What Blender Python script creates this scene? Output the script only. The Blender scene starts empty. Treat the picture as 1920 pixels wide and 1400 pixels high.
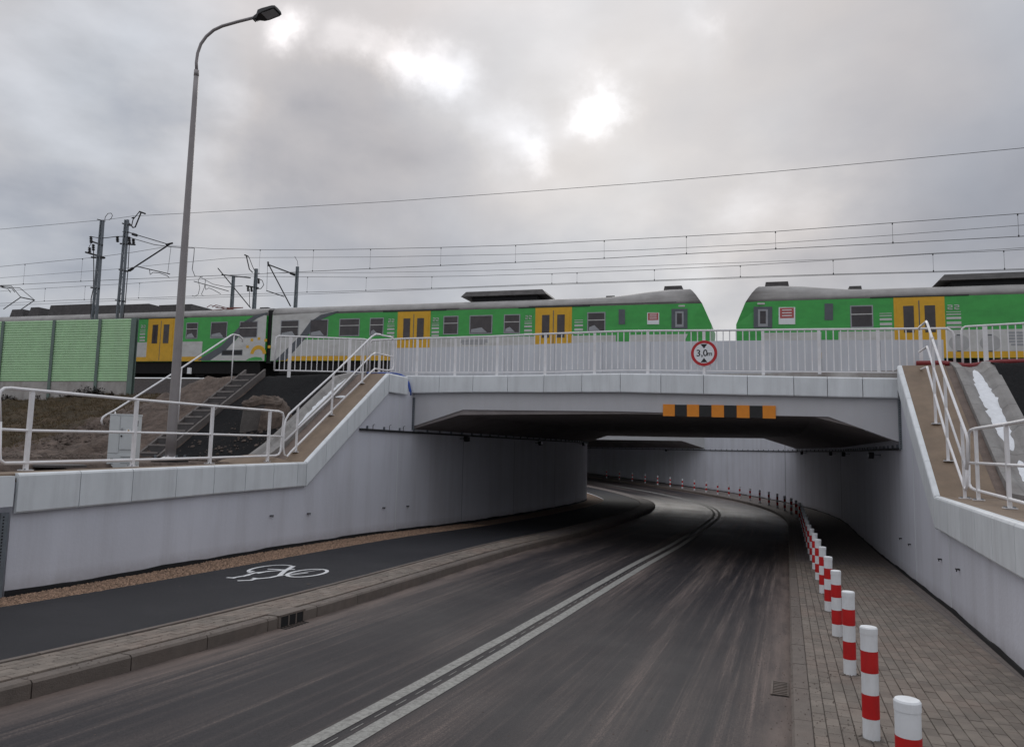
import bpy, math, random
import numpy as np
from mathutils import Vector, noise
random.seed(7)
SC = bpy.context.scene
COL = SC.collection

# ------------------------------------------------------------------ camera
FPX = 1373.0; ROLL = math.atan(.021); PITCH = math.atan(142/1373)
FW = np.array([0, math.cos(PITCH), math.sin(PITCH)])
U0 = np.array([0, -math.sin(PITCH), math.cos(PITCH)]); R0 = np.array([1., 0, 0])
RV = R0*math.cos(ROLL)+U0*math.sin(ROLL); UV = U0*math.cos(ROLL)-R0*math.sin(ROLL)
cam_d = bpy.data.cameras.new('camera'); cam = bpy.data.objects.new('camera', cam_d); COL.objects.link(cam)
cam_d.sensor_fit = 'HORIZONTAL'; cam_d.sensor_width = 36; cam_d.lens = FPX/1920*36
cam_d.clip_start = .1; cam_d.clip_end = 3000
from mathutils import Matrix
cam.matrix_world = Matrix(((RV[0], UV[0], -FW[0], 0), (RV[1], UV[1], -FW[1], 0), (RV[2], UV[2], -FW[2], 0), (0, 0, 0, 1)))
SC.camera = cam

# ------------------------------------------------------------------ sky, sun, exposure
def ray(px, py): return FW+RV*(px-960)/FPX-UV*(py-700)/FPX
W = bpy.data.worlds.new('World'); SC.world = W; W.use_nodes = True
nt = W.node_tree; nt.nodes.clear(); NN = nt.nodes.new; LK = nt.links.new
SUN_EL = math.radians(27); SUN_AZ = math.radians(8)      # from +Y towards +X
out = NN('ShaderNodeOutputWorld'); bg = NN('ShaderNodeBackground'); LK(bg.outputs[0], out.inputs[0])
sky = NN('ShaderNodeTexSky'); sky.sky_type = 'NISHITA'; sky.sun_disc = False
sky.sun_elevation = SUN_EL; sky.sun_rotation = SUN_AZ; sky.air_density = 1; sky.dust_density = 2
tc = NN('ShaderNodeTexCoord')
def wmath(op, a, b=None, c=None, clamp=False):
    n = NN('ShaderNodeMath'); n.operation = op; n.use_clamp = clamp
    for i, v in enumerate((a, b, c)):
        if v is None: continue
        if isinstance(v, (int, float)): n.inputs[i].default_value = v
        else: LK(v, n.inputs[i])
    return n.outputs[0]
def wvec(op, a, b=None):
    n = NN('ShaderNodeVectorMath'); n.operation = op
    for i, v in enumerate((a, b)):
        if v is None: continue
        if isinstance(v, (tuple, list)): n.inputs[i].default_value = v
        else: LK(v, n.inputs[i])
    return n.outputs['Value'] if op == 'DOT_PRODUCT' else n.outputs[0]
gen = tc.outputs['Generated']
wn = NN('ShaderNodeTexNoise'); LK(gen, wn.inputs['Vector']); wn.inputs['Scale'].default_value = 3.2; wn.inputs['Detail'].default_value = 8; wn.inputs['Roughness'].default_value = .5
warp = wvec('SCALE', wvec('SUBTRACT', wn.outputs['Color'], (.5, .5, .5))); warp.node.inputs['Scale'].default_value = .15
wn2 = NN('ShaderNodeTexNoise'); LK(gen, wn2.inputs['Vector']); wn2.inputs['Scale'].default_value = 12; wn2.inputs['Detail'].default_value = 6; wn2.inputs['Roughness'].default_value = .6
warp2 = wvec('SCALE', wvec('SUBTRACT', wn2.outputs['Color'], (.5, .5, .5))); warp2.node.inputs['Scale'].default_value = .085
warp = wvec('ADD', warp, warp2)
wdir = wvec('NORMALIZE', wvec('ADD', gen, warp))
sep = NN('ShaderNodeSeparateXYZ'); LK(gen, sep.inputs[0])
# cloud deck: direction flattened so that banks get thinner towards the horizon
sc_ = NN('ShaderNodeMapping'); sc_.inputs['Scale'].default_value = (1, 1, 2.0); LK(gen, sc_.inputs['Vector'])
n1 = NN('ShaderNodeTexNoise'); LK(sc_.outputs[0], n1.inputs['Vector']); n1.inputs['Scale'].default_value = 2.4; n1.inputs['Detail'].default_value = 7; n1.inputs['Roughness'].default_value = .48; n1.inputs['Distortion'].default_value = .25
n2 = NN('ShaderNodeTexNoise'); LK(sc_.outputs[0], n2.inputs['Vector']); n2.inputs['Scale'].default_value = 7; n2.inputs['Detail'].default_value = 6; n2.inputs['Roughness'].default_value = .5
# thick and thin places of the cloud bank: (px, py, radius px, amount)
BL = [(1140, 185, 36, .75), (1150, 150, 90, .06), (810, 158, 36, .36), (868, 158, 34, .24), (755, 132, 32, .28), (700, 98, 30, .20), (645, 72, 30, .12), (552, 50, 28, .34),
      (1030, 305, 24, .28), (1000, 270, 45, .2), (930, 255, 60, .12), (1310, 12, 24, .12), (1290, 60, 50, .06), (1500, 200, 330, -.07), (1750, 80, 260, -.05), (860, 330, 120, -.05), (680, 270, 200, -.13), (560, 250, 130, -.07),
      (410, 250, 90, .09), (420, 190, 60, .06), (180, 300, 260, .03), (1400, 350, 120, .06), (1600, 345, 90, .08), (1400, 440, 110, .07), (1780, 400, 160, -.05), (960, 420, 200, -.03),
      (1250, 330, 130, -.05), (1000, 150, 200, -.03), (900, 60, 200, .0), (1250, 120, 160, -.05), (1500, 100, 250, -.04), (1200, 520, 300, .05)]
acc = None
for (a, b, rr, amp) in BL:
    d = ray(a, b); d = d/np.linalg.norm(d)
    th = rr/FPX*math.cos(math.atan(math.hypot(a-960, b-700)/FPX))
    dt = wvec('DOT_PRODUCT', wdir, tuple(float(q) for q in d))
    e = wmath('EXPONENT', wmath('MULTIPLY', wmath('SUBTRACT', dt, 1.0), 1.6/(th*th)))
    e = wmath('MULTIPLY', e, amp)
    acc = e if acc is None else wmath('ADD', acc, e)
acc = wmath('MULTIPLY', acc, wmath('MULTIPLY_ADD', n2.outputs['Fac'], 3.6, -.9, True) if False else wmath('MAXIMUM', wmath('MULTIPLY_ADD', n2.outputs['Fac'], 4.0, -1.0), .15))
cl = wmath('ADD', wmath('MULTIPLY', wmath('SUBTRACT', n1.outputs['Fac'], .5), .42), wmath('MULTIPLY', wmath('SUBTRACT', n2.outputs['Fac'], .5), .42))
zen = wmath('MULTIPLY', wmath('MAXIMUM', wmath('SUBTRACT', sep.outputs['Z'], .25), 0), SKYZ:=.75)
lum = wmath('ADD', wmath('ADD', wmath('ADD', cl, acc), .45), zen)
lum = wmath('MAXIMUM', lum, .2)
ramp = NN('ShaderNodeValToRGB'); LK(wmath('MULTIPLY', wmath('SUBTRACT', lum, .3), 2.0), ramp.inputs[0])
cr = ramp.color_ramp; cr.elements[0].position = 0; cr.elements[0].color = (.90, .985, 1.13, 1); cr.elements[1].position = .45; cr.elements[1].color = (.97, 1.0, 1.035, 1)
pk = NN('ShaderNodeTexNoise'); LK(gen, pk.inputs['Vector']); pk.inputs['Scale'].default_value = 2.1; pk.inputs['Detail'].default_value = 3
pkr = NN('ShaderNodeValToRGB'); LK(pk.outputs['Fac'], pkr.inputs[0]); pkr.color_ramp.elements[0].position = .42; pkr.color_ramp.elements[0].color = (.965, .99, 1.045, 1); pkr.color_ramp.elements[1].position = .66; pkr.color_ramp.elements[1].color = (1.06, .985, .955, 1)
mx = NN('ShaderNodeMix'); mx.data_type = 'RGBA'; mx.blend_type = 'MULTIPLY'; mx.inputs['Factor'].default_value = 1
LK(ramp.outputs[0], mx.inputs['A']); LK(pkr.outputs[0], mx.inputs['B'])
cc = wvec('SCALE', mx.outputs['Result']); LK(lum, cc.node.inputs['Scale'])
s1 = wvec('SCALE', sky.outputs[0]); s1.node.inputs['Scale'].default_value = .006     # a trace of the clear sky above the clouds
LK(wvec('ADD', cc, s1), bg.inputs[0]); bg.inputs[1].default_value = 1.0
sd = bpy.data.lights.new('sun', 'SUN'); sd.energy = .5; sd.angle = math.radians(25); sd.color = (1, .97, .92)
so = bpy.data.objects.new('sun', sd); COL.objects.link(so)
sv = Vector((math.sin(SUN_AZ)*math.cos(SUN_EL), math.cos(SUN_AZ)*math.cos(SUN_EL), math.sin(SUN_EL)))
so.rotation_euler = sv.to_track_quat('Z', 'Y').to_euler()
SC.view_settings.view_transform = 'Standard'; SC.view_settings.look = 'None'
SC.view_settings.exposure = 0.0; SC.view_settings.gamma = 1; SC.view_settings.use_curve_mapping = False
SC.cycles.max_bounces = 8; SC.cycles.diffuse_bounces = 5; SC.cycles.glossy_bounces = 3

# ------------------------------------------------------------------ survey: road line, levels, bridge line, track line
TH = math.radians(20.6); UX = np.array([math.sin(TH), math.cos(TH)]); NX = np.array([math.cos(TH), -math.sin(TH)])
S1 = 30.5; RC = 40.0; CC = S1*UX-RC*NX
def xy(s, n):                       # road line: s metres along, n metres to the right of the right kerb
    if s < S1: return s*UX+n*NX
    a = (s-S1)/RC
    return CC+(RC+n)*(math.sin(a)*UX+math.cos(a)*NX)
def sn(X, Y):
    p = np.array([X, Y]); t = p@UX
    if t < S1: return t, p@NX
    d = p-CC; a = math.atan2(d@UX, d@NX)
    return S1+a*RC, math.hypot(*d)-RC
KS = [-30, 0, 8, 14, 20, 26, 31, 36, 44, 50, 55, 60, 64, 68, 72, 80, 100, 130]
KD = [.6, 1.60, 1.93, 2.18, 2.41, 2.55, 2.61, 2.64, 2.64, 2.62, 2.56, 2.46, 2.34, 2.18, 1.98, 1.5, .45, .4]
def sstep(a, b, x):
    t = min(1, max(0, (x-a)/(b-a))); return t*t*(3-2*t)
def G(s, n=0):                      # pavement level; the road lies .13 lower
    c = .038*sstep(5, 16, s)*(1-sstep(33, 47, s))*min(5.6, max(0, -n))
    return -float(np.interp(s, KS, KD))+c
def P3(s, n, dz=0):
    p = xy(s, n); return Vector((p[0], p[1], G(s, n)+dz))
def NWL(s): return float(np.interp(s, [-30, 0, 6.3, 9.8, 14, 18, 24, 30, 36, 42, 60, 120], [-8.3, -8.4, -8.72, -8.95, -9.0, -9.0, -9.05, -9.1, -9.05, -9.0, -8.9, -8.9]))
def NWR(s): return float(np.interp(s, [-30, 0, 8, 12, 17, 60, 120], [1.9, 1.92, 1.98, 2.1, 2.14, 2.14, 2.14]))
def NKL(s): return float(np.interp(s, [-30, 8, 20, 30, 38, 60, 120], [-5.25, -5.23, -5.33, -5.42, -5.62, -5.7, -5.7]))
def atY(px, py, Y): r = ray(px, py); r = r*Y/r[1]; return Vector(r)
def cross_n(px, py, fn):            # sight line meets the vertical face at offset fn(s)
    r = ray(px, py); r = r/r[1]; prev = None; y = 2.0
    while y < 92:
        s, m = sn(r[0]*y, r[1]*y); g = m-fn(s)
        if prev is not None and prev*g <= 0: return Vector(r*y), s
        prev = g; y += .02
BL0 = np.array([-2.53, 18.85]); BD = np.array([.9223, -.3865]); BE = np.array([.3865, .9223])
def B3(u, v, z): p = BL0+u*BD+v*BE; return Vector((p[0], p[1], z))
def bface(px, py, v=0):             # point of the bridge's cross plane at distance v -> (u, z)
    r = ray(px, py); o = BL0+v*BE
    t = (o@BE)/(r[:2]@BE); p = r*t
    return float((p[:2]-BL0)@BD), float(p[2])
def buv(X, Y): d = np.array([X, Y])-BL0; return float(d@BD), float(d@BE)
TM = .345; TZ0 = 32.5; TK = math.sqrt(1+TM*TM)
def T3(U, w, z):                    # track line: U along, w behind the near side of the cars, z above skirt level
    X = (U+TM*w)/TK; Y = TZ0+(-TM*U+w)/TK
    return Vector((X, Y, 3.965-.0167*(U/TK)+z))
def tface(px, py, w=0):
    r = ray(px, py); z0 = TZ0+w*TK
    t = z0/(r[1]+TM*r[0]); p = r*t
    X = p[0]-TM*w/TK; U = X*TK
    return float(U), float(p[2]-(3.965-.0167*(U/TK)))

# ------------------------------------------------------------------ materials
def newmat(name):
    m = bpy.data.materials.new(name); m.use_nodes = True
    return m, m.node_tree, m.node_tree.nodes['Principled BSDF']
def mat(name, col, rough=.6, var=.12, scale=3.0, bump=.0, bscale=60, metal=0, col2=None, stretch=None, coords='Object', spec=.5, detail=5, streak=None, objvar=0, c3=None, ior=None, dirt=False):
    m, t, b = newmat(name); N = t.nodes.new; L = t.links.new
    tcn = N('ShaderNodeTexCoord'); src = tcn.outputs[coords] if coords != 'World' else None
    if coords == 'World':
        g = N('ShaderNodeNewGeometry'); src = g.outputs['Position']
    mp = N('ShaderNodeMapping'); L(src, mp.inputs[0]); mp.inputs['Scale'].default_value = stretch or (1, 1, 1)
    no = N('ShaderNodeTexNoise'); L(mp.outputs[0], no.inputs['Vector']); no.inputs['Scale'].default_value = scale; no.inputs['Detail'].default_value = detail; no.inputs['Roughness'].default_value = .6
    r = N('ShaderNodeValToRGB'); L(no.outputs['Fac'], r.inputs[0])
    a = [c*(1-var) for c in col]; d = list(col2) if col2 else [min(1, c*(1+var)) for c in col]
    r.color_ramp.elements[0].position = .3; r.color_ramp.elements[0].color = (*a, 1)
    r.color_ramp.elements[1].position = .7; r.color_ramp.elements[1].color = (*d, 1)
    if c3:
        e = r.color_ramp.elements.new(.85); e.color = (*c3, 1)
    co = r.outputs[0]
    if streak:                     # (scale vector, colour, amount): runs and stains
        m2 = N('ShaderNodeMapping'); L(src, m2.inputs[0]); m2.inputs['Scale'].default_value = streak[0]
        n2 = N('ShaderNodeTexNoise'); L(m2.outputs[0], n2.inputs['Vector']); n2.inputs['Scale'].default_value = 1; n2.inputs['Detail'].default_value = 6; n2.inputs['Roughness'].default_value = .65
        r2 = N('ShaderNodeValToRGB'); L(n2.outputs['Fac'], r2.inputs[0]); r2.color_ramp.elements[0].position = .45; r2.color_ramp.elements[1].position = .75
        ml = N('ShaderNodeMath'); ml.operation = 'MULTIPLY'; L(r2.outputs[0], ml.inputs[0]); ml.inputs[1].default_value = streak[2]
        mx = N('ShaderNodeMix'); mx.data_type = 'RGBA'; L(ml.outputs[0], mx.inputs['Factor']); L(co, mx.inputs['A']); mx.inputs['B'].default_value = (*streak[1], 1); co = mx.outputs['Result']
    if dirt:                       # splash dirt on the lowest strip of a wall, with ragged upper edge
        at = N('ShaderNodeAttribute'); at.attribute_name = 'above'
        nd = N('ShaderNodeTexNoise'); L(src, nd.inputs['Vector']); nd.inputs['Scale'].default_value = 5; nd.inputs['Detail'].default_value = 7; nd.inputs['Roughness'].default_value = .7
        a1 = N('ShaderNodeMath'); a1.operation = 'MULTIPLY_ADD'; a1.use_clamp = True; L(at.outputs['Fac'], a1.inputs[0]); a1.inputs[1].default_value = -4; a1.inputs[2].default_value = .8
        a2 = N('ShaderNodeMath'); a2.operation = 'MULTIPLY'; a2.use_clamp = True; L(a1.outputs[0], a2.inputs[0]); L(nd.outputs['Fac'], a2.inputs[1])
        mx = N('ShaderNodeMix'); mx.data_type = 'RGBA'; L(a2.outputs[0], mx.inputs['Factor']); L(co, mx.inputs['A']); mx.inputs['B'].default_value = (.24, .21, .20, 1); co = mx.outputs['Result']
    if objvar:
        oi = N('ShaderNodeObjectInfo'); at = N('ShaderNodeAttribute'); at.attribute_name = 'tint'
        ad = N('ShaderNodeMath'); ad.operation = 'ADD'; L(oi.outputs['Random'], ad.inputs[0]); L(at.outputs['Fac'], ad.inputs[1])
        fr = N('ShaderNodeMath'); fr.operation = 'FRACT'; L(ad.outputs[0], fr.inputs[0])
        mr = N('ShaderNodeMapRange'); L(fr.outputs[0], mr.inputs[0]); mr.inputs[3].default_value = 1-objvar; mr.inputs[4].default_value = 1+objvar
        vs = N('ShaderNodeVectorMath'); vs.operation = 'SCALE'; L(co, vs.inputs[0]); L(mr.outputs[0], vs.inputs['Scale']); co = vs.outputs[0]
    L(co, b.inputs['Base Color']); b.inputs['Roughness'].default_value = rough; b.inputs['Metallic'].default_value = metal
    b.inputs['Specular IOR Level'].default_value = spec
    if bump:
        nb = N('ShaderNodeTexNoise'); L(src, nb.inputs['Vector']); nb.inputs['Scale'].default_value = bscale; nb.inputs['Detail'].default_value = 4
        bp = N('ShaderNodeBump'); bp.inputs['Strength'].default_value = bump; bp.inputs['Distance'].default_value = .02; L(nb.outputs['Fac'], bp.inputs['Height']); L(bp.outputs[0], b.inputs['Normal'])
    return m
M = {}
M['wall'] = mat('painted_concrete', (.645, .655, .715), .6, .05, .7, .15, 25, coords='World', streak=((1.7, 1.7, .14), (.46, .455, .48), .55), c3=(.63, .64, .68), dirt=True)
M['coping'] = mat('polymer_concrete', (.72, .75, .77), .5, .05, 2.5, .08, 60, coords='World', streak=((5, 5, .5), (.48, .49, .50), .5), objvar=.045)
M['beam'] = mat('beam_paint', (.50, .50, .52), .6, .05, 1.2, .08, 30, coords='World', streak=((4, 4, .35), (.45, .44, .44), .4))
M['upst'] = mat('upstand_paint', (.555, .575, .615), .6, .05, 1.2, .1, 30, coords='World', streak=((5, 5, .3), (.38, .38, .40), .5))
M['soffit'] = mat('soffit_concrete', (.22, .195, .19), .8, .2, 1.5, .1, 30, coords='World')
M['rampslab'] = mat('ramp_resin', (.225, .165, .115), .75, .12, 4, .25, 120, coords='World', streak=((1.2, 1.2, 1.2), (.13, .095, .075), .5))
M['soilslab'] = mat('muddy_concrete', (.17, .13, .11), .85, .25, 5, .5, 40, coords='World')
M['chute'] = mat('chute_concrete', (.27, .26, .25), .8, .15, 5, .3, 50, coords='World', streak=((2, 2, 2), (.16, .14, .13), .6))
M['blackslope'] = mat('bitumen', (.011, .011, .012), .9, .35, 12, .7, 70, coords='World', c3=(.022, .022, .023), spec=.15)
M['steel'] = mat('white_steel', (.80, .79, .80), .42, .05, 8, .0, coords='World', streak=((6, 6, 6), (.55, .50, .48), .35))
M['galv'] = mat('galvanised', (.17, .19, .21), .55, .15, 12, 0, metal=.3, coords='World')
M['lamp'] = mat('lamp_pole_paint', (.27, .25, .25), .42, .07, 5, 0, metal=.3, coords='World')
M['posterr'] = mat('poster_red', (.45, .10, .09), .5, .2, 8)
M['roofboxl'] = mat('roof_cowl', (.10, .093, .09), .6, .3, 3, coords='World', streak=((.8, .8, 7), (.04, .04, .04), .8))
M['dark'] = mat('dark_metal', (.02, .02, .022), .6, .2, 8, coords='World')
M['black'] = mat('black_rubber', (.008, .008, .009), .8, .2, 8, coords='World')
M['under'] = mat('underframe', (.012, .011, .011), .8, .3, 6, coords='World')
M['wire'] = mat('wire', (.03, .03, .032), .6, .1, 5)
M['snow'] = mat('old_snow', (.78, .80, .83), .7, .08, 12, .6, 30, coords='World')
M['gravelbase'] = mat('gravel_bed', (.22, .14, .09), .9, .4, 40, .8, 90, coords='World', c3=(.40, .30, .24))
M['pebble'] = mat('pebble', (.27, .175, .118), .8, .3, 30, coords='World', objvar=.45, c3=(.40, .34, .29))
M['bike'] = mat('bike_asphalt', (.021, .021, .025), .78, .3, 90, .5, 260, coords='World', c3=(.04, .04, .045), streak=((.7, .7, .7), (.07, .068, .072), .25), spec=.3)
M['paint'] = mat('road_paint', (.30, .297, .275), .8, .2, 45, .4, 120, coords='World', streak=((22, 22, 22), (.12, .11, .105), .9))
M['paintw'] = mat('bike_paint', (.70, .71, .72), .6, .08, 40, .2, 120, coords='World', streak=((14, 14, 14), (.2, .2, .2), .3))
M['paver'] = mat('paver', (.175, .148, .124), .8, .18, 6, .35, 90, coords='World', objvar=.16, streak=((1.3, 1.3, 1.3), (.21, .15, .12), .7))
M['joint'] = mat('paver_joint', (.05, .042, .036), .9, .3, 30, .3, 60, coords='World')
M['kerb'] = mat('kerb_stone', (.135, .112, .096), .8, .15, 8, .35, 90, coords='World', objvar=.08, streak=((1.5, 1.5, 1.5), (.15, .11, .09), .6))
M['bollw'] = mat('bollard_white', (.78, .80, .82), .5, .03, 10, 0, coords='World', streak=((11, 11, 4), (.50, .48, .45), .45), spec=.3)
M['bollr'] = mat('bollard_red', (.56, .018, .018), .5, .10, 10, 0, coords='World', streak=((13, 13, 5), (.36, .03, .03), .5), spec=.3)
M['orange'] = mat('board_orange', (.75, .25, .015), .5, .05, 10); M['boardk'] = mat('board_black', (.012, .012, .012), .5, .1, 10)
M['signw'] = mat('sign_white', (.80, .82, .84), .4, .03, 10); M['signr'] = mat('sign_red', (.50, .015, .02), .4, .05, 10)
M['green'] = mat('train_green', (.055, .40, .075), .38, .08, 3, coords='World', streak=((1, 1, 3), (.03, .2, .05), .4))
M['yellow'] = mat('train_yellow', (.72, .40, .015), .42, .08, 4, coords='World')
M['twhite'] = mat('train_white', (.60, .60, .58), .42, .07, 3, coords='World', streak=((1.5, 1.5, 3), (.36, .33, .30), .45))
M['troof'] = mat('train_roof', (.34, .33, .32), .55, .15, 2, coords='World', streak=((.6, .6, 5), (.17, .15, .14), .6))
M['tgrey'] = mat('train_grey', (.10, .11, .125), .45, .1, 5, coords='World')
M['tgreyl'] = mat('train_light_grey', (.33, .34, .36), .45, .1, 5, coords='World')
M['tfaint'] = mat('faint_grey', (.43, .43, .425), .45, .1, 5, coords='World')
M['roofbox'] = mat('roof_equipment', (.06, .055, .055), .7, .3, 5, coords='World')
M['glass'] = mat('window_glass', (.060, .050, .050), .12, .3, 2.5, coords='World', c3=(.16, .14, .13))
M['rust'] = mat('rusty_red', (.17, .05, .035), .7, .3, 8)
M['blockt'] = mat('broken_mortar', (.115, .088, .072), .9, .4, 9, .8, 40, coords='World', c3=(.18, .15, .13))
M['blockc'] = mat('block_concrete', (.095, .086, .08), .85, .25, 4, .5, 30, coords='World', streak=((3, 3, 1), (.07, .06, .055), .8))
M['ngreen'] = mat('barrier_green', (.50, .76, .46), .5, .07, 3, coords='World', streak=((4, 4, .6), (.42, .58, .40), .3))
M['npost'] = mat('barrier_post', (.13, .18, .16), .5, .1, 5, coords='World')
M['concrete'] = mat('raw_concrete', (.42, .40, .38), .8, .15, 3, .3, 40, coords='World', streak=((2, 2, .8), (.16, .12, .10), .7))
M['stairn'] = mat('step_edge', (.22, .20, .19), .8, .2, 6, coords='World')
M['stairc'] = mat('stair_concrete', (.13, .115, .108), .8, .2, 4, .3, 40, coords='World')
M['dconc'] = mat('dark_concrete', (.085, .078, .077), .8, .2, 4, .3, 40, coords='World')
M['cab'] = mat('cabinet_grey', (.56, .59, .60), .5, .04, 5, 0)
M['blue'] = mat('blue_hose', (.02, .07, .34), .4, .1, 5); M['redpipe'] = mat('red_pipe', (.22, .018, .02), .45, .1, 5)
M['rail'] = mat('rail_steel', (.30, .28, .26), .35, .1, 8, metal=.7)
M['ballast'] = mat('ballast', (.045, .036, .035), .95, .5, 9, 1, 20, coords='World', c3=(.16, .14, .135), detail=8)
M['weed'] = mat('dry_weed', (.03, .022, .017), .9, .3, 20, coords='World')
M['grass'] = mat('dry_grass', (.095, .066, .032), .9, .35, 3, coords='World', objvar=.35, c3=(.06, .055, .028))
M['rock'] = mat('clod', (.105, .08, .066), .9, .25, 12, .4, 40, coords='World', objvar=.3)

def asphalt():
    m, t, b = newmat('road_asphalt'); N = t.nodes.new; L = t.links.new
    uv = N('ShaderNodeUVMap'); uv.uv_map = 'UVMap'
    g = N('ShaderNodeNewGeometry')
    def nz(src, scv, det=5, ro=.6):
        mp = N('ShaderNodeMapping'); L(src, mp.inputs[0]); mp.inputs['Scale'].default_value = scv
        n = N('ShaderNodeTexNoise'); L(mp.outputs[0], n.inputs['Vector']); n.inputs['Scale'].default_value = 1; n.inputs['Detail'].default_value = det; n.inputs['Roughness'].default_value = ro
        return n.outputs['Fac']
    def rmp(f, p0, p1, c0, c1):
        r = N('ShaderNodeValToRGB'); L(f, r.inputs[0]); r.color_ramp.elements[0].position = p0; r.color_ramp.elements[1].position = p1
        r.color_ramp.elements[0].color = (*c0, 1); r.color_ramp.elements[1].color = (*c1, 1); return r.outputs[0]
    def mix(f, a, bb, typ='MIX'):
        x = N('ShaderNodeMix'); x.data_type = 'RGBA'; x.blend_type = typ
        if isinstance(f, float): x.inputs['Factor'].default_value = f
        else: L(f, x.inputs['Factor'])
        for k, v in (('A', a), ('B', bb)):
            if isinstance(v, tuple): x.inputs[k].default_value = (*v, 1)
            else: L(v, x.inputs[k])
        return x.outputs['Result']
    base = rmp(nz(g.outputs['Position'], (85, 85, 85), 4, .75), .3, .75, (.013, .012, .0145), (.052, .047, .050))
    patch = rmp(nz(g.outputs['Position'], (.5, .5, .5), 4), .35, .65, (0, 0, 0), (1, 1, 1))
    st = rmp(nz(uv.outputs[0], (.06, 1.7, 1), 7, .68), .44, .66, (0, 0, 0), (1, 1, 1))
    st2 = rmp(nz(uv.outputs[0], (.16, 9.0, 1), 6, .75), .47, .64, (0, 0, 0), (1, 1, 1))
    st3 = rmp(nz(uv.outputs[0], (.5, 30, 1), 5, .75), .48, .66, (0, 0, 0), (1, 1, 1))
    dust = mix(.55, mix(1.0, mix(.55, st, st2, 'ADD'), rmp(nz(uv.outputs[0], (.09, .8, 1), 5, .6), .36, .60, (.12, .12, .12), (1, 1, 1)), 'MULTIPLY'), mix(1.0, st3, st2, 'MULTIPLY'), 'ADD')
    fine = rmp(nz(g.outputs['Position'], (75, 75, 75), 5, .8), .40, .60, (.25, .25, .25), (1, 1, 1))
    dust = mix(1.0, dust, fine, 'MULTIPLY')
    pw = N('ShaderNodeMath'); pw.operation = 'POWER'; L(dust, pw.inputs[0]); pw.inputs[1].default_value = 1.35
    fac = N('ShaderNodeMath'); fac.operation = 'MULTIPLY'; fac.use_clamp = True; L(pw.outputs[0], fac.inputs[0]); fac.inputs[1].default_value = 1.0
    c = mix(fac.outputs[0], base, (.235, .186, .164))
    # dirt that gathers along the kerbs
    sp = N('ShaderNodeSeparateXYZ'); L(uv.outputs[0], sp.inputs[0])
    def edge(at, wd):
        a = N('ShaderNodeMath'); a.operation = 'SUBTRACT'; L(sp.outputs['Y'], a.inputs[0]); a.inputs[1].default_value = at
        bb = N('ShaderNodeMath'); bb.operation = 'ABSOLUTE'; L(a.outputs[0], bb.inputs[0])
        c_ = N('ShaderNodeMath'); c_.operation = 'MULTIPLY_ADD'; c_.use_clamp = True; L(bb.outputs[0], c_.inputs[0]); c_.inputs[1].default_value = -1/wd; c_.inputs[2].default_value = 1; return c_.outputs[0]
    ea = N('ShaderNodeMath'); ea.operation = 'MAXIMUM'; L(edge(0, .32), ea.inputs[0]); L(edge(-5.3, .5), ea.inputs[1])
    em = N('ShaderNodeMath'); em.operation = 'MULTIPLY'; L(ea.outputs[0], em.inputs[0]); L(rmp(nz(uv.outputs[0], (1.2, 6, 1), 5), .3, .6, (.2, .2, .2), (1, 1, 1)), em.inputs[1])
    c = mix(em.outputs[0], c, (.20, .155, .135))
    L(c, b.inputs['Base Color'])
    rr = N('ShaderNodeMapRange'); L(patch, rr.inputs[0]); rr.inputs[3].default_value = .58; rr.inputs[4].default_value = .70
    rf = N('ShaderNodeMath'); rf.operation = 'MULTIPLY_ADD'; rf.use_clamp = True; L(fac.outputs[0], rf.inputs[0]); rf.inputs[1].default_value = .25
    tp_ = N('ShaderNodeMapRange'); L(sp.outputs['X'], tp_.inputs[0]); tp_.inputs[1].default_value = 20; tp_.inputs[2].default_value = 34; tp_.inputs[3].default_value = 0; tp_.inputs[4].default_value = -.24   # damp, polished asphalt in the underpass
    rs_ = N('ShaderNodeMath'); rs_.operation = 'ADD'; L(rr.outputs[0], rs_.inputs[0]); L(tp_.outputs[0], rs_.inputs[1])
    L(rs_.outputs[0], rf.inputs[2]); L(rf.outputs[0], b.inputs['Roughness']); b.inputs['Specular IOR Level'].default_value = .22
    nb = nz(g.outputs['Position'], (160, 160, 160), 3)
    bp = N('ShaderNodeBump'); bp.inputs['Strength'].default_value = .45; bp.inputs['Distance'].default_value = .006; L(nb, bp.inputs['Height']); L(bp.outputs[0], b.inputs['Normal'])
    return m
M['asphalt'] = asphalt()
def brickmat(name, c1, c2, cm, bw, bh):
    m, t, b = newmat(name); N = t.nodes.new; L = t.links.new
    uv = N('ShaderNodeUVMap'); uv.uv_map = 'UVMap'
    br = N('ShaderNodeTexBrick'); L(uv.outputs[0], br.inputs['Vector']); br.inputs['Scale'].default_value = 1
    br.inputs['Brick Width'].default_value = bw; br.inputs['Row Height'].default_value = bh; br.inputs['Mortar Size'].default_value = .005
    br.inputs['Color1'].default_value = (*c1, 1); br.inputs['Color2'].default_value = (*c2, 1); br.inputs['Mortar'].default_value = (*cm, 1)
    L(br.outputs['Color'], b.inputs['Base Color']); b.inputs['Roughness'].default_value = .8
    return m
M['farpave'] = brickmat('far_paving', (.15, .13, .12), (.19, .16, .145), (.09, .078, .07), .176, .088)
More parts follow.
